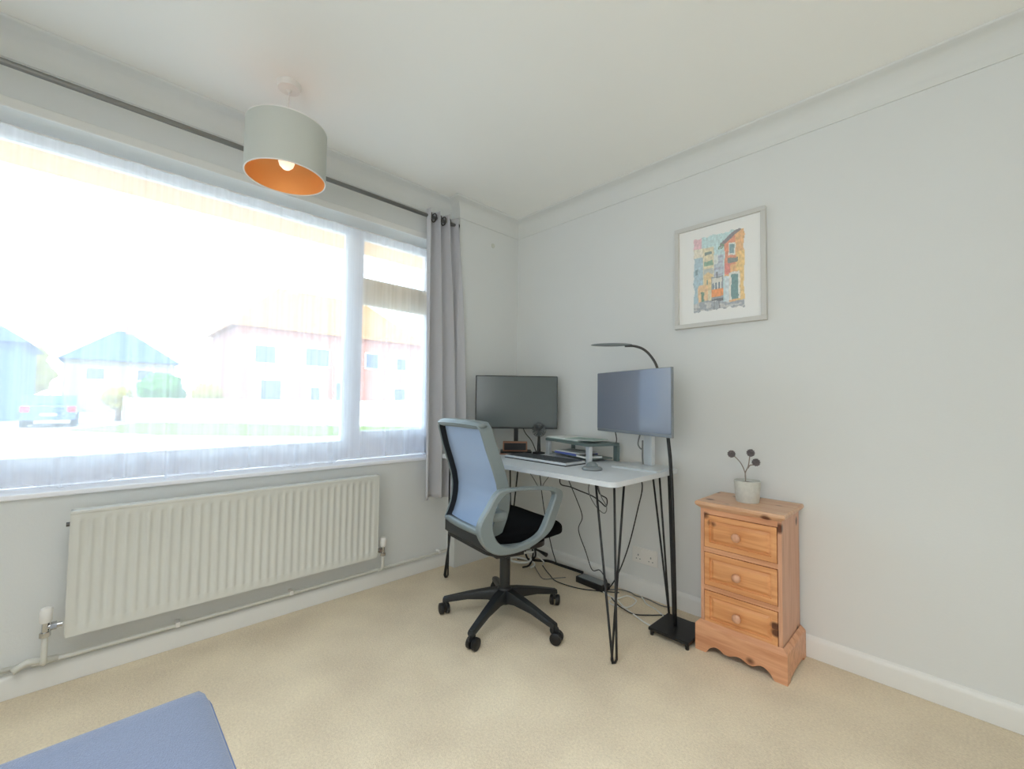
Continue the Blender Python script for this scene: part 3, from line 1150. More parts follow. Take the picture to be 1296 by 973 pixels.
# thick rounded bars across the top and the bottom of the frame
for zz, hh, ww in ((zt + .002, .019, .205), (zb - .004, .017, .185)):
    b = MB()
    rws = []
    for i in range(25):
        x_ = ww * (2 * i / 24 - 1)
        zc_ = zz + (.006 if zz > .8 else .002) * (1 - (x_ / ww) ** 2)
        e_k = (1 - abs(2 * i / 24 - 1) ** 8) * .6 + .4
        rws.append([b.bm.verts.new((cx_ + x_, curve_y(x_, zc_) + .010 + .016 * cos(a), zc_ + hh * e_k * sin(a))) for a in [k * 2 * pi / 12 for k in range(12)]])
    for a_, c_ in zip(rws, rws[1:]):
        for k in range(12):
            b.bm.faces.new((a_[k], a_[(k + 1) % 12], c_[(k + 1) % 12], c_[k]))
    b.bm.faces.new(rws[0])
    b.bm.faces.new(rws[-1][::-1])
    part(b, 'top_bar' if zz > .8 else 'lower_bar', M['chairgrey'], t, smooth=True)


def mesh_fn(u, v):
    z = zb + .004 + v * (zt - zb - .006)
    x = (2 * u - 1) * (hw(z) - .004)
    return Vector((cx_ + x, curve_y(x, z) + .030 + .010 * (1 - (2 * u - 1) ** 2) * sin(pi * v), z))


part(MB().grid(mesh_fn, 24, 30), 'mesh_back', M['mesh'], t, smooth=True, recalc=False)
# black bracket carrying the back
b = MB()
b.prism([(cy_ - .235, .485), (cy_ - .20, .49), (cy_ - .15, .43), (cy_ - .03, .40), (cy_ - .03, .375), (cy_ - .18, .385), (cy_ - .235, .43)], 0, cx_ - .19, cx_ + .19)
part(b, 'back_bracket', M['blackplastic'], t, smooth='auto')
OUT = [(cy_ + a_, z_) for a_, z_ in [(-.255, .699), (-.196, .709), (-.076, .703), (.035, .693), (.090, .675), (.103, .644), (.075, .577), (.038, .508), (-.026, .468), (-.109, .443), (-.209, .440), (-.274, .457), (-.316, .495), (-.341, .544), (-.337, .587), (-.300, .641)]]
INN = [(cy_ + a_, z_) for a_, z_ in [(-.247, .662), (-.205, .690), (-.125, .694), (-.02, .684), (.035, .674), (.055, .653), (.032, .599), (.0, .535), (-.032, .496), (-.092, .474), (-.176, .466), (-.234, .486), (-.262, .515), (-.276, .553), (-.278, .585), (-.268, .62)]]


def arm(sx):
    b = MB()
    O = catmull([Vector((0, p_[0], p_[1])) for p_ in OUT], 5, True)
    I = catmull([Vector((0, p_[0], p_[1])) for p_ in INN], 5, True)
    n = len(O)
    x0, x1 = .272, .308
    rings = []
    for o_, i_ in zip(O, I):
        mid = (o_ + i_) / 2
        d = (o_ - i_)
        th = d.length
        d = d.normalized() if th > 1e-5 else Vector((0, 0, 1))
        e = min(.006, th * .3)
        pts = []
        for (x_, p_) in ((x0, i_ + d * e), (x0 + e, i_), (x1 - e, i_), (x1, i_ + d * e), (x1, o_ - d * e), (x1 - e, o_), (x0 + e, o_), (x0, o_ - d * e)):
            pts.append(b.bm.verts.new((cx_ + sx * x_, p_.y, p_.z)))
        rings.append(pts)
    for i in range(n):
        a_, c_ = rings[i], rings[(i + 1) % n]
        for k in range(8):
            b.bm.faces.new((a_[k], a_[(k + 1) % 8], c_[(k + 1) % 8], c_[k]))
    # lugs joining the arm to the back frame and the seat
    xa, xb = sorted((cx_ + sx * .20, cx_ + sx * .28))
    b.box(xa, xb, cy_ - .268, cy_ - .185, .572, .612, .016)
    b.box(xa, xb, cy_ - .18, cy_ - .06, .43, .455, .008)
    return b


for sx in (1,):
    part(arm(sx), 'armrest', M['chairgrey'], t, smooth='auto')
t.rotation_euler = (0, 0, radians(-8))

# ------------------------------------------------------------------ floor lamp
t = thing('floor_lamp', 'slim black floor lamp with gooseneck head standing beside the right end of the desk', 'lamp', (1.43, -.255, 0))
part(MB().box(1.337, 1.528, -.355, -.158, .022, .036, .003), 'base', M['black'], t)
for x_, y_ in ((1.35, -.342), (1.515, -.342), (1.35, -.172), (1.515, -.172)):
    part(MB().lathe([(.008, 0), (.009, .022)], 12, (x_, y_)), 'foot', M['black'], t)
part(MB().tube([(1.418, -.25, .036), (1.413, -.25, .293), (1.400, -.25, .734), (1.384, -.25, .91), (1.378, -.25, 1.0)], .0085, 12, smooth=3), 'pole', M['black'], t, smooth=True)
part(MB().tube([(1.378, -.25, 1.0), (1.36, -.25, 1.13), (1.33, -.25, 1.244), (1.3, -.25, 1.300), (1.257, -.25, 1.343), (1.204, -.25, 1.365), (1.150, -.25, 1.370)], .0065, 10, smooth=6), 'gooseneck', M['darkmetal'], t, smooth=True)
b = MB()
g_ = bmesh.ops.create_uvsphere(b.bm, u_segments=32, v_segments=16, radius=1)
for v in b.bm.verts:
    s_ = v.co.copy()
    v.co = Vector((1.062 + s_.x * .128, -.25 + s_.y * .036, 1.384 + s_.z * .009 - (s_.x) * .009))
part(b, 'lamp_head', M['greyplastic'], t, smooth=True)

# ------------------------------------------------------------------ pine bedside cabinet
t = thing('bedside_cabinet', 'small pine cabinet with three drawers and round knobs against the white wall', 'cabinet', (1.71, -.16, 0))
bx0, bx1, by0, by1 = 1.552, 1.866, -.283, -.02
for x_ in (bx0, bx1 - .016):
    part(MB().box(x_, x_ + .016, by0 + .016, by1, .11, .618), 'side_panel', M['pine_v'], t)
part(MB().box(bx0 + .016, bx1 - .016, by1 - .008, by1, .11, .618), 'back_panel', M['pine_v'], t)
for x_ in (bx0, bx1 - .014):
    part(MB().box(x_, x_ + .014, by0, by0 + .016, .11, .618), 'stile', M['pine_v'], t)
DR = [(.444, .588), (.280, .424), (.116, .260)]
for z_a, z_b in ((.588, .618), (.424, .444), (.260, .280), (.10, .116)):
    part(MB().box(bx0 + .014, bx1 - .014, by0 + .001, by1 - .009, z_a, z_b), 'rail', M['pine_h'], t)
for z_a, z_b in DR:
    x0, x1 = bx0 + .0165, bx1 - .0165
    z0, z1 = z_a + .0025, z_b - .0025
    b = MB()
    yf = by0 - .002
    r0 = [(x0, z0), (x1, z0), (x1, z1), (x0, z1)]

    def inset(d):
        return [(x0 + d, z0 + d), (x1 - d, z0 + d), (x1 - d, z1 - d), (x0 + d, z1 - d)]
    layers = [(inset(0), yf + .018), (inset(0), yf), (inset(.020), yf), (inset(.022), yf + .007), (inset(.027), yf + .007), (inset(.038), yf + .001), (inset(.045), yf + .0005)]
    rg = [[b.bm.verts.new((x_, y_, z_)) for x_, z_ in L_] for L_, y_ in layers]
    for a_, c_ in zip(rg, rg[1:]):
        for i in range(4):
            b.bm.faces.new((a_[i], a_[(i + 1) % 4], c_[(i + 1) % 4], c_[i]))
    b.bm.faces.new(rg[-1])
    b.bm.faces.new(rg[0][::-1])
    dr = part(b, 'drawer', M['pine_drawer'], t)
    kb = MB().lathe([(0, .0), (.009, 0), (.0085, .010), (.016, .018), (.018, .024), (.015, .031), (.007, .034), (0, .0345)], 24, cap=False)
    kn = kb.build('knob', M['pine_v'], smooth=True)
    kn.data.transform(Matrix.Translation((1.705 - 1.71, yf + .0005 + .16, (z_a + z_b) / 2)) @ Matrix.Rotation(pi / 2, 4, 'X'))
    kn.parent = dr
# plinth with ogee cut
px0, px1, py0, py1 = 1.534, 1.886, -.303, -.017


def ogee(t_):
    e = min(t_, 1 - t_)
    if e < .13:
        return 0
    if e < .17:
        return .022 * (e - .13) / .04
    if e < .34:
        return .022 + .014 * sin((e - .17) / .17 * pi)
    if e < .40:
        return .022
    return .022 + .012 * sin((e - .40) / .20 * pi)


part(MB().curtainwall(ogee, px0, px1, 72, .108, 0, py0, py0 + .018), 'plinth_front', M['pine_h'], t)
for x_ in (px0, px1 - .018):
    part(MB().curtainwall(lambda q_: 0 if (q_ < .1 or q_ > .85) else .008 + .010 * sin(q_ * pi), py0 + .018, py1, 30, .108, 1, x_, x_ + .018), 'plinth_side', M['pine_h'], t)
b = MB()
lay = [(px0, px1, py0, .108), (px0 + .002, px1 - .002, py0 + .002, .114), (bx0 - .002, bx1 + .002, by0 - .0025, .128)]
rg = [[b.bm.verts.new(v_) for v_ in ((a_[0], a_[2], a_[3]), (a_[1], a_[2], a_[3]), (a_[1], by1, a_[3]), (a_[0], by1, a_[3]))] for a_ in lay]
for a_, c_ in zip(rg, rg[1:]):
    for i in range(4):
        b.bm.faces.new((a_[i], a_[(i + 1) % 4], c_[(i + 1) % 4], c_[i]))
part(b, 'plinth_moulding', M['pine_h'], t)
b = MB()
tx0, tx1, ty0, ty1 = 1.535, 1.884, -.306, -.012
lay = [(.018, .612), (.012, .618), (.004, .624), (0, .630), (0, .637), (.004, .643)]
rg = [[b.bm.verts.new(v_) for v_ in ((tx0 + d_, ty0 + d_, z_), (tx1 - d_, ty0 + d_, z_), (tx1 - d_, ty1, z_), (tx0 + d_, ty1, z_))] for d_, z_ in lay]
for a_, c_ in zip(rg, rg[1:]):
    for i in range(4):
        b.bm.faces.new((a_[i], a_[(i + 1) % 4], c_[(i + 1) % 4], c_[i]))
b.bm.faces.new(rg[-1])
b.bm.faces.new(rg[0][::-1])
part(b, 'top_board', M['pine_top'], t)

# potted dried flowers
TZ = .643
fx_, fy_ = 1.703, -.152
t = thing('potted_dried_flowers', 'pale speckled pot with three grey dried flower heads on the pine cabinet', 'plant', (fx_, fy_, TZ))
part(MB().lathe([(0, TZ), (.044, TZ), (.047, TZ + .006), (.053, TZ + .092), (.050, TZ + .094), (.047, TZ + .080), (0, TZ + .080)], 36, (fx_, fy_), cap=False), 'pot', M['pot'], t, smooth='auto')
part(MB().lathe([(.0465, TZ + .080), (.03, TZ + .084), (0, TZ + .086)], 24, (fx_, fy_), cap=False), 'soil', M['soil'], t, smooth=True)
heads = [((1.637, -.150, .846), [(1.695, -.15, TZ + .08), (1.694, -.15, .765), (1.678, -.15, .806), (1.655, -.15, .832), (1.641, -.15, .842)]),
         ((1.717, -.150, .858), [(1.697, -.15, TZ + .08), (1.694, -.15, .765), (1.707, -.15, .800), (1.712, -.15, .835), (1.715, -.15, .852)]),
         ((1.741, -.160, .820), [(1.706, -.15, .790), (1.714, -.152, .803), (1.728, -.157, .808), (1.738, -.16, .815)])]
for hpos, st in heads:
    part(MB().tube(st, .0025, 6, smooth=5), 'stem', M['stem'], t, smooth=True)
    b = MB()
    b.sphere(hpos, .0135, 2, nz=.25, nf=5)
    for k in range(42):      # tight petals
        zz = 1 - 2 * (k + .5) / 42
        rr = math.sqrt(1 - zz * zz)
        ph = k * 2.39996
        d = Vector((rr * cos(ph), rr * sin(ph), zz))
        c0 = Vector(hpos) + d * .0125
        u_ = d.orthogonal().normalized()
        v_ = d.cross(u_)
        vs = [b.bm.verts.new(c0 + u_ * .0055), b.bm.verts.new(c0 + v_ * .0055), b.bm.verts.new(c0 - u_ * .0055), b.bm.verts.new(c0 - v_ * .0055), b.bm.verts.new(c0 + d * .006)]
        for i in range(4):
            b.bm.faces.new((vs[i], vs[(i + 1) % 4], vs[4]))
    part(b, 'flower_head', M['dried'], t, smooth=False)

# ------------------------------------------------------------------ framed print
t = thing('framed_picture', 'framed watercolour print of an orange tram in a narrow street on the white wall', 'picture', (1.532, 0, 1.467))
fx0, fx1, fz0, fz1 = 1.313, 1.751, 1.466, 2.003
b = MB()
fwid = .022
for x0, x1, z0, z1 in ((fx0, fx1, fz1 - fwid, fz1), (fx0, fx1, fz0, fz0 + fwid), (fx0, fx0 + fwid, fz0 + fwid, fz1 - fwid), (fx1 - fwid, fx1, fz0 + fwid, fz1 - fwid)):
    b.box(x0, x1, -.028, -.002, z0, z1, .002)
part(b, 'frame', M['pframe'], t)
part(MB().box(fx0 + .015, fx1 - .015, -.014, -.010, fz0 + .015, fz1 - .015), 'mount', M['mount'], t)

# the print: a painted flat sheet, colours held per face
PA = (1.408, 1.660, 1.538, 1.936)
NX, NZ = 84, 132
cols = {}
rnd = random.Random(7)


def art(u, v):
    """u left-right, v bottom-top, colour of the sheet or None for bare paper"""
    q_ = 255.
    wob = .012 * noise.noise(Vector((u * 9, v * 9, 3)))
    edge = .02 + .03 * noise.noise(Vector((u * 14, v * 14, 8)))
    if u < edge or u > 1 - edge or v < edge or v > 1 - edge:
        return None
    u2, v2 = u + wob, v - wob
    c_ = (176, 212, 214)                                  # sky
    if u2 < .18 and v2 > .80 + .1 * u2:
        c_ = (222, 168, 176)
    if .02 < u2 < .24 and v2 < .84:
        c_ = (226, 216, 192)
    if u2 < .22 and v2 < .72:
        c_ = (150, 182, 196)
        if .05 < u2 < .10 and .5 < v2 < .58:
            c_ = (88, 120, 132)
    if .2 < u2 < .42 and v2 < .84 - .1 * abs(u2 - .3):
        c_ = (216, 202, 160)
        if .24 < u2 < .38 and .74 < v2 < .78:
            c_ = (96, 118, 110)
        if .22 < u2 < .40 and .60 < v2 < .66:
            c_ = (104, 148, 118)
    if .42 < u2 < .60 and v2 < .72:
        c_ = (170, 184, 196)
        if int(v2 * 40) % 3 == 0:
            c_ = (150, 156, 176)
        if u2 < .5 and v2 > .6:
            c_ = (206, 216, 212)
    if .22 < u2 < .40 and .28 < v2 < .56:
        c_ = (222, 184, 120) if v2 < .52 - .5 * abs(u2 - .3) else (168, 176, 170)
        if .27 < u2 < .30 and .3 < v2 < .42:
            c_ = (92, 128, 110)
    if .10 < u2 < .30 and .10 < v2 < .36:
        c_ = (228, 178, 120)
        if .16 < u2 < .22 and v2 < .27:
            c_ = (80, 120, 96)
    # right-hand house
    if u2 > .62:
        c_ = (232, 164, 96)
        if v2 > .55 and u2 < .82:
            c_ = (224, 124, 88)
        if u2 > .84 and v2 < .7:
            c_ = (240, 190, 104)
        if .70 < u2 < .82 and .67 < v2 < .83:
            c_ = (98, 134, 142) if (.72 < u2 < .80 and .69 < v2 < .81) else (228, 226, 216)
        if .68 < u2 < .86 and .58 < v2 < .64:
            c_ = (98, 108, 100)
        if .62 < u2 < .72 and .44 < v2 < .58:
            c_ = (222, 106, 92)
        if .70 < u2 < .90 and .12 < v2 < .46:
            c_ = (76, 122, 122) if (.74 < u2 < .87 and v2 < .43) else (226, 222, 212)
        if .62 < u2 < .70 and v2 < .42:
            c_ = (198, 214, 218)
    rl = .80 + .45 * (u2 - .56)
    if u2 > .54 and rl < v2 < rl + .055 and u2 < .94:
        c_ = (104, 96, 104)
    if u2 > .56 and v2 >= rl + .055:
        c_ = (176, 212, 214)
    if .5 < u2 < .62 and .78 < v2 < .84 and noise.noise(Vector((u * 40, v * 40, 1))) > 0:
        c_ = (84, 124, 90)
    # tram
    if .37 < u2 < .60 and .12 < v2 < .44:
        c_ = (120, 130, 138)
        if .38 < u2 < .58 and .36 < v2 < .42:
            c_ = (214, 210, 198)
        if .40 < u2 < .57 and .27 < v2 < .36:
            c_ = (86, 104, 118) if int(u2 * 50) % 3 else (226, 222, 212)
        if .34 < u2 < .60 and .185 < v2 < .28:
            c_ = (246, 128, 54)
        if .16 > v2:
            c_ = (62, 66, 74)
    if .46 < (u2 + 0) < .49 and .42 < v2 < .50:
        c_ = (84, 88, 96)
    # street
    if v2 < .12 + .03 * sin(u2 * 6):
        c_ = (132, 140, 150) if noise.noise(Vector((u * 8, v * 30, 5))) < .1 else (178, 178, 176)
        if abs(u2 - .42) < .01 or abs(u2 - .52) < .01:
            c_ = (96, 100, 108)
    n_ = noise.noise(Vector((u * 26, v * 26, 11)))
    k_ = 1 + .16 * n_ + .05 * rnd.uniform(-1, 1)
    wsh = .38                                            # pale watercolour wash
    return tuple(min(1, (c_[i] / q_) * k_ * (1 - wsh) + wsh * .95) for i in range(3))


me = bpy.data.meshes.new('print')
vs, fs, fc = [], [], []
for j in range(NZ):
    for i in range(NX):
        c_ = art((i + .5) / NX, (j + .5) / NZ)
        if c_ is None:
            continue
        k = len(vs)
        for a_, b_ in ((0, 0), (1, 0), (1, 1), (0, 1)):
            vs.append((PA[0] + (PA[1] - PA[0]) * (i + a_) / NX - 1.532, -.0145, PA[2] + (PA[3] - PA[2]) * (j + b_) / NZ - 1.467))
        fs.append((k, k + 1, k + 2, k + 3))
        fc.append(s2l(c_) + (1.0,))
me.from_pydata(vs, [], fs)
ca_ = me.color_attributes.new('paint', 'FLOAT_COLOR', 'CORNER')
for i, c_ in enumerate(fc):
    for k in range(4):
        ca_.data[i * 4 + k].color = c_
m = mat('watercolour_print', (1, 1, 1, 1), .7)
vn = m.node_tree.nodes.new('ShaderNodeVertexColor')
vn.layer_name = 'paint'
m.node_tree.links.new(vn.outputs[0], m.node_tree.nodes['Principled BSDF'].inputs['Base Color'])
me.materials.append(m)
o = bpy.data.objects.new('print', me)
COL.objects.link(o)
o.parent = t

# ------------------------------------------------------------------ wall socket
t = thing('wall_socket', 'white double wall socket on the white wall under the desk', 'socket', (1.128, 0, .215))
part(MB().box(1.052, 1.204, -.009, 0, .176, .262, .003), 'face_plate', M['whiteplastic'], t)
for x_ in (1.09, 1.166):
    b = MB()
    b.box(x_ - .003, x_ + .003, -.0098, -.009, .214, .224)
    b.box(x_ - .014, x_ - .008, -.0098, -.009, .196, .201)
    b.box(x_ + .008, x_ + .014, -.0098, -.009, .196, .201)
    part(b, 'pin_holes', M['greyplastic'], t)
    part(MB().box(x_ + .012, x_ + .022, -.012, -.009, .235, .252, .001), 'switch', M['whiteplastic'], t)


# ------------------------------------------------------------------ cables under the desk
def cable(pts, r, m, label, name='cable', cat='cable', sm=8):
    return tag(MB().tube(pts, r, 8, smooth=sm).build(name, m, smooth=True), label, cat)


cable([(.66, -.16, .722), (.674, -.12, .60), (.724, -.10, .481), (.761, -.09, .379), (.726, -.08, .291), (.785, -.085, .176), (.835, -.09, .085), (.885, -.085, .095), (.93, -.09, .06), (.945, -.10, .045)], .0028, M['cableb'], 'thin dark cable hanging in a wavy line from the desk middle to the black adapter')
cable([(1.225, -.24, .722), (1.221, -.2, .64), (1.195, -.2, .521), (1.14, -.18, .346), (1.083, -.16, .208), (1.03, -.14, .11), (.98, -.12, .04), (.955, -.115, .03)], .0035, M['cableb'], 'black cable curving down behind the front right hairpin leg to the adapter')
cable([(.46, -.16, .722), (.472, -.15, .564), (.501, -.15, .407), (.53, -.14, .264), (.55, -.12, .14), (.56, -.09, .05)], .003, M['cableb'], 'dark cable hanging straight down behind the chair armrest')
cable([(.93, -.5, .722), (.95, -.53, .66), (1.02, -.54, .655), (1.083, -.55, .648), (1.161, -.55, .634), (1.205, -.55, .615), (1.235, -.55, .60), (1.238, -.55, .635), (1.20, -.55, .652), (1.185, -.55, .70), (1.18, -.55, .722)], .003, M['cableb'], 'black cable slung under the desk front, knotted at the front right leg')
cable([(1.17, -.58, .72), (1.16, -.58, .66), (1.19, -.57, .60), (1.23, -.56, .57), (1.245, -.56, .60), (1.22, -.57, .65), (1.205, -.58, .72)], .0022, M['cableg'], 'thin grey cable looped beside the top of the front right leg')
cable([(.50, -.40, .722), (.56, -.34, .64), (.62, -.32, .56), (.645, -.3, .60), (.70, -.28, .68), (.72, -.27, .722)], .0025, M['cableg'], 'grey cable sagging under the desk above the chair armrest')
cable([(.808, -.085, .006), (.90, -.12, .008), (.975, -.15, .006), (1.045, -.162, .008), (1.07, -.09, .01), (1.13, -.10, .006), (1.138, -.2, .006), (1.07, -.24, .01), (1.03, -.2, .006), (1.06, -.15, .012)], .0035, M['cablew'], 'white cable curled in a loop on the carpet between the two right legs')
cable([(1.045, -.165, .014), (1.094, -.195, .007), (1.15, -.225, .006), (1.204, -.247, .006), (1.269, -.275, .006), (1.325, -.285, .006)], .0035, M['cablew'], 'white cable running over the carpet to the front corner of the lamp base')
cable([(1.114, -.03, .006), (1.15, -.06, .01), (1.185, -.091, .006), (1.249, -.112, .006), (1.312, -.150, .006)], .0032, M['cablew'], 'short white cable on the carpet by the skirting behind the back right leg')
cable([(.955, -.09, .006), (1.0, -.05, .01), (1.052, -.03, .006), (1.096, -.045, .006), (1.162, -.044, .01), (1.24, -.05, .006), (1.29, -.04, .006)], .003, M['cableg'], 'grey cable following the skirting board below the wall socket')
cable([(.46, -.11, .012), (.53, -.15, .006), (.587, -.182, .006), (.66, -.222, .006), (.75, -.222, .006), (.836, -.2, .006), (.93, -.142, .006), (1.03, -.11, .02)], .003, M['cableb'], 'black cable bowing forward over the carpet in front of the adapter')
cable([(1.04, -.20, .022), (1.086, -.226, .016), (1.14, -.25, .016), (1.20, -.241, .006), (1.26, -.19, .006), (1.31, -.14, .006), (1.40, -.12, .008), (1.47, -.10, .012), (1.475, -.10, .04)], .003, M['cableb'], 'black cable passing behind the lamp base')
cable([(.42, -.145, .008), (.50, -.20, .006), (.60, -.255, .006), (.66, -.20, .014), (.69, -.155, .014)], .0022, M['cableg'], 'thin grey cable bent in a corner on the carpet behind the chair base')
cable([(.30, -.18, .03), (.40, -.12, .03), (.48, -.075, .035), (.56, -.06, .03), (.66, -.05, .028), (.74, -.052, .03)], .009, M['cableb'], 'thick black bundled cable along the skirting behind the chair', sm=6)
# white coiled cable
b = MB()
pts = []
for k in range(70):
    a = k * 2 * pi / 22
    rr = .060 + .014 * sin(k * .7)
    pts.append((.385 + rr * 1.25 * cos(a), -.225 + rr * .9 * sin(a), .016 + k * .0019 + .010 * (1 + sin(a + k * .05))))
b.tube(pts, .0065, 7)
tag(b.build('coiled_cable', M['cablew'], smooth=True), 'coiled white cable heaped on the carpet behind the chair column', 'cable')
cable([(.37, -.14, .14), (.40, -.16, .18), (.45, -.18, .15), (.47, -.19, .09), (.42, -.2, .06), (.38, -.19, .11), (.41, -.18, .15), (.46, -.2, .11), (.45, -.22, .04), (.40, -.23, .012)], .006, M['cableb'], 'tangled black cable standing on the white coil')
cable([(.47, -.12, .02), (.50, -.14, .05), (.47, -.17, .09), (.43, -.19, .14), (.39, -.2, .17), (.36, -.18, .14)], .004, M['cablew'], 'white cable looped up out of the tangle behind the chair')
# adapters
t = thing('power_adapter', 'black power adapter block lying at the skirting under the desk', 'adapter', (.85, -.105, 0), -.04)
lpart(MB().box(-.10, .10, -.035, .035, 0, .036, .005), 'body', M['black'], t)
lpart(MB().box(-.085, .085, -.030, .030, .036, .0385), 'top_label', M['greyplastic'], t)
# ------------------------------------------------------------------ sofa corner in the foreground
t = thing('sofa', 'blue grey fabric sofa corner with piped edge in the near left foreground', 'sofa', (1.75, -2.8, 0))
sx0, sx1, sy0, sy1 = 1.222, 1.96, -3.55, -2.044
part(MB().box(sx0 + .006, sx1, sy0, sy1 - .006, .09, .30, .02, 4), 'base', M['sofa'], t, smooth='auto')


def cushion(x0, x1, y0, y1, z0, z1, r):
    b = MB()
    g_ = bmesh.ops.create_cube(b.bm, size=1)
    bmesh.ops.subdivide_edges(b.bm, edges=b.bm.edges[:], cuts=30, use_grid_fill=True)
    cx, cy, cz = (x0 + x1) / 2, (y0 + y1) / 2, (z0 + z1) / 2
    for v in b.bm.verts:
        p_ = Vector((v.co.x * (x1 - x0), v.co.y * (y1 - y0), v.co.z * (z1 - z0)))
        RP = .05
        hx, hy = (x1 - x0) / 2, (y1 - y0) / 2
        gx, gy = max(-hx + RP, min(hx - RP, p_.x)), max(-hy + RP, min(hy - RP, p_.y))
        dx_, dy_ = p_.x - gx, p_.y - gy
        if abs(dx_) > 1e-6 and abs(dy_) > 1e-6:      # square corner onto a round one
            m_ = max(abs(dx_), abs(dy_))
            l_ = math.hypot(dx_, dy_)
            p_.x, p_.y = gx + dx_ * m_ / l_, gy + dy_ * m_ / l_
        c_ = Vector([max(-h_ + r, min(h_ - r, q_)) for q_, h_ in zip(p_, ((x1 - x0) / 2, (y1 - y0) / 2, (z1 - z0) / 2))])
        d = p_ - c_
        if d.length > 1e-6:
            p_ = c_ + d.normalized() * min(r, d.length)
        e = (1 - (2 * p_.x / (x1 - x0)) ** 2) * (1 - (2 * p_.y / (y1 - y0)) ** 2)
        p_.z += .012 * max(0, e) * (1 if p_.z > 0 else 0)
        v.co = p_ + Vector((cx, cy, cz))
    return b


part(cushion(sx0, sx1, sy0, sy1, .30, .458, .022), 'seat_cushion', M['sofa'], t, smooth=True)
r_ = .02
loopp = []
for px, py in rrect(sx0 + .002, sx1 - .002, sy0 + .002, sy1 - .002, .048, 8):
    loopp.append((px, py, .438))
part(MB().tube(loopp, .0045, 8, closed=True), 'piping', M['piping'], t, smooth=True)
loopp = [(p_[0], p_[1], .303) for p_ in loopp]
part(MB().tube(loopp, .0045, 8, closed=True), 'piping', M['piping'], t, smooth=True)
for x_, y_ in ((sx0 + .06, sy1 - .06), (sx1 - .06, sy1 - .06), (sx0 + .06, sy0 + .06), (sx1 - .06, sy0 + .06)):
    part(MB().lathe([(.016, 0), (.022, .09)], 16, (x_, y_)), 'foot', M['woodbox'], t)

# ------------------------------------------------------------------ outside
G = -.4
struct(MB().box(-90, -.3, -60, 60, G - .3, G).build('ground', M['concrete']))
tag(MB().prism([(-29, -.6), (-26.6, 3), (-21.6, 6.4), (-18.0, 10.6), (-14.4, 8.4), (-15.3, 4.2), (-19.4, -.4), (-24, -3.0)], 2, G, G + .04).build('front_lawn', M['grass']), 'strip of green lawn outside in front of the pale fence', 'lawn')
t = thing('garden_fence', 'pale cream garden fence across the road, seen through the net', 'fence', (-25, 3, G))
fp = [(-30.4, -1.0), (-26.9, 3.2), (-22.0, 7.0), (-18.6, 11.5)]
for (xa, ya), (xb, yb) in zip(fp, fp[1:]):
    A, B = Vector((xa, ya, 0)), Vector((xb, yb, 0))
    n = 14
    d = (B - A) / n
    an = math.atan2(d.y, d.x)
    for k in range(n):
        c_ = A + d * (k + .5)
        mt = Matrix.Translation((c_.x, c_.y, 0)) @ Matrix.Rotation(an, 4, 'Z')
        part(MB().box(-d.length / 2 + .01, d.length / 2 - .01, -.03, .03, G + .05, 1.02, mtx=mt), 'board', M['fence'], t)
    mt = Matrix.Translation((A.x, A.y, 0)) @ Matrix.Rotation(an, 4, 'Z')
    part(MB().box(-.08, .08, -.08, .08, G, 1.12, mtx=mt), 'post', M['render'], t)


def house(name, label, x0, x1, y0, y1, zw, zr, wall, roof, wins, hip=.25):
    t = thing(name, label, 'house', ((x0 + x1) / 2, (y0 + y1) / 2, G))
    part(MB().box(x0, x1, y0, y1, G, zw), 'wall', wall, t)
    b = MB()
    e = .4
    xm = (x0 + x1) / 2
    L = (y1 - y0) * hip
    base = [b.bm.verts.new(v_) for v_ in ((x0 - e, y0 - e, zw - .1), (x1 + e, y0 - e, zw - .1), (x1 + e, y1 + e, zw - .1), (x0 - e, y1 + e, zw - .1))]
    r0, r1 = b.bm.verts.new((xm, y0 + L, zr)), b.bm.verts.new((xm, y1 - L, zr))
    b.bm.faces.new(base[::-1])
    b.bm.faces.new((base[0], base[1], r0))
    b.bm.faces.new((base[1], base[2], r1, r0))
    b.bm.faces.new((base[2], base[3], r1))
    b.bm.faces.new((base[3], base[0], r0, r1))
    part(b, 'roof', roof, t)
    for (wy0, wy1, wz0, wz1) in wins:
        fr = part(MB().box(x1, x1 + .05, wy0, wy1, wz0, wz1), 'window', M['frame'], t)
        o = MB().box(x1 + .05, x1 + .06, wy0 + .1, wy1 - .1, wz0 + .1, wz1 - .1).build('pane', M['glassdark'])
        o.data.transform(Matrix.Translation(t.location).inverted())
        o.parent = fr
    part(MB().box(xm - .4, xm + .4, y0 + L + .6, y0 + L + 1.3, zr - 1.2, zr + .9), 'chimney', M['brick'], t)
    return t


house('brick_house', 'large red brick house with an orange tiled roof directly across the road', -38, -30, 4.2, 18, 5.9, 9.6, M['brick'], M['roof'],
      [(5.2, 6.6, 3.4, 4.7), (8.4, 10.2, 3.4, 4.8), (12.9, 14.1, 3.5, 4.8), (15.6, 16.6, 3.5, 4.6), (5.6, 7.0, .9, 2.4), (8.8, 9.6, -.2, 2.0), (10.6, 12.0, .9, 2.4), (15.4, 16.6, 1.0, 2.1)])
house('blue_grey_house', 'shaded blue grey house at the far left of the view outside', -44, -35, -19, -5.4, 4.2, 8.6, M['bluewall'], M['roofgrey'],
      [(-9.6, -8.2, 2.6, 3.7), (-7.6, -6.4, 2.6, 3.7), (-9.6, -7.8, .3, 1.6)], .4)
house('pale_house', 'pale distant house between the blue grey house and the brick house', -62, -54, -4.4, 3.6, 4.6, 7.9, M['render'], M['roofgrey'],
      [(-3.0, -1.6, 2.6, 3.8), (.6, 2.0, 2.6, 3.8)], .45)


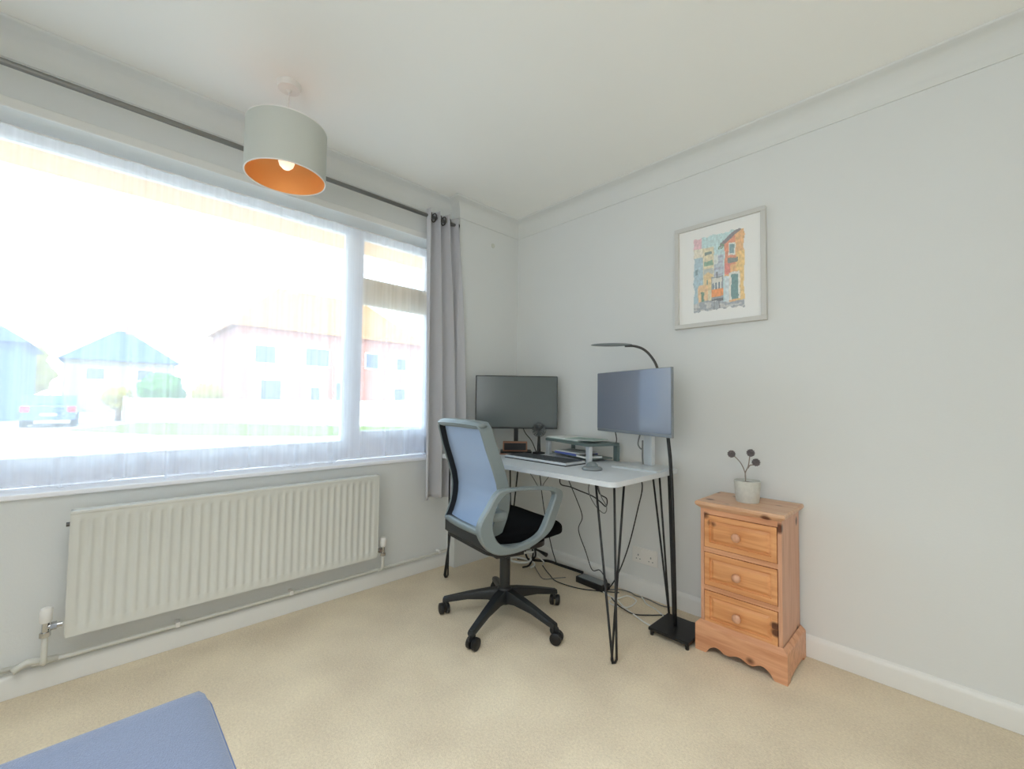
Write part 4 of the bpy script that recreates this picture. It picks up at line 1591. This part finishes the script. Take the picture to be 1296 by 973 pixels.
def tree(x, y, h, r, m, label, name='tree'):
    t = thing(name, label, 'tree', (x, y, G))
    part(MB().tube([(x, y, G), (x + .1, y, G + h * .5), (x, y + .1, G + h * .75)], lambda q_: .16 * (1 - q_ * .6), 8), 'trunk', M['trunk'], t, smooth=True)
    b = MB()
    for k in range(9):
        a = k * 2.4
        rr = r * .5 * (k / 9) ** .5
        b.sphere((x + rr * cos(a), y + rr * sin(a), G + h * .72 + (k % 3 - 1) * r * .28), r * .62, 3, nz=.35, nf=3)
    part(b, 'crown', m, t)
    return t


tree(-50, -6.9, 5.2, 2.2, M['leafy'], 'small yellowish tree between the blue grey and pale houses')
tree(-34, .9, 2.7, 1.2, M['leaf'], 'low green tree left of the brick house')
tree(-33, -1.2, 1.9, .75, M['leafy'], 'yellow green shrub beyond the left end of the fence', 'shrub')
tree(-29.3, 2.7, 2.2, .8, M['leafy'], 'small yellow bush just behind the fence in front of the brick house', 'shrub')

# car
t = thing('parked_car', 'blue grey car parked outside with its red tail lamps facing the window', 'car', (-28.5, -3.75, G), 0)
CY = -3.75
prof = [(-31.2, G + .35), (-31.1, G + .75), (-30.2, G + .95), (-29.4, G + 1.45), (-27.9, G + 1.5), (-27.0, G + 1.05), (-26.75, G + .95), (-26.7, G + .35)]
b = MB().prism([(x_, z_) for x_, z_ in prof], 1, CY - .88, CY + .88)
part(b, 'body', M['car'], t)
part(MB().prism([(-27.82, G + 1.42), (-27.08, G + 1.08), (-27.05, G + 1.09), (-27.79, G + 1.44)], 1, CY - .68, CY + .68), 'rear_window', M['carglass'], t)
for s_ in (-1, 1):
    part(MB().box(-26.76, -26.68, CY + s_ * .74 - .14, CY + s_ * .74 + .14, G + .72, G + .98, .02), 'tail_lamp', M['carred'], t)
    for x_ in (-30.3, -27.5):
        part(MB().tube([(x_, CY + s_ * .92, G + .31), (x_, CY + s_ * .70, G + .31)], .31, 20), 'wheel', M['tyre'], t, smooth='auto')
part(MB().box(-26.72, -26.68, CY - .26, CY + .26, G + .55, G + .66), 'number_plate', M['fence'], t)

GROUPS = {'radiator_valve': 'valves at the two ends of the radiator', 'monitor': 'monitors on the desk', 'monitor_cable': 'cables behind the monitors', 'cable': 'cables hanging and lying under the desk', 'tree': 'trees outside', 'shrub': 'shrubs outside'}
for o in list(COL.objects):
    k_ = o.name.split('.')[0]
    if o.parent is None and 'label' in o and k_ in GROUPS:
        o['group'] = GROUPS[k_]
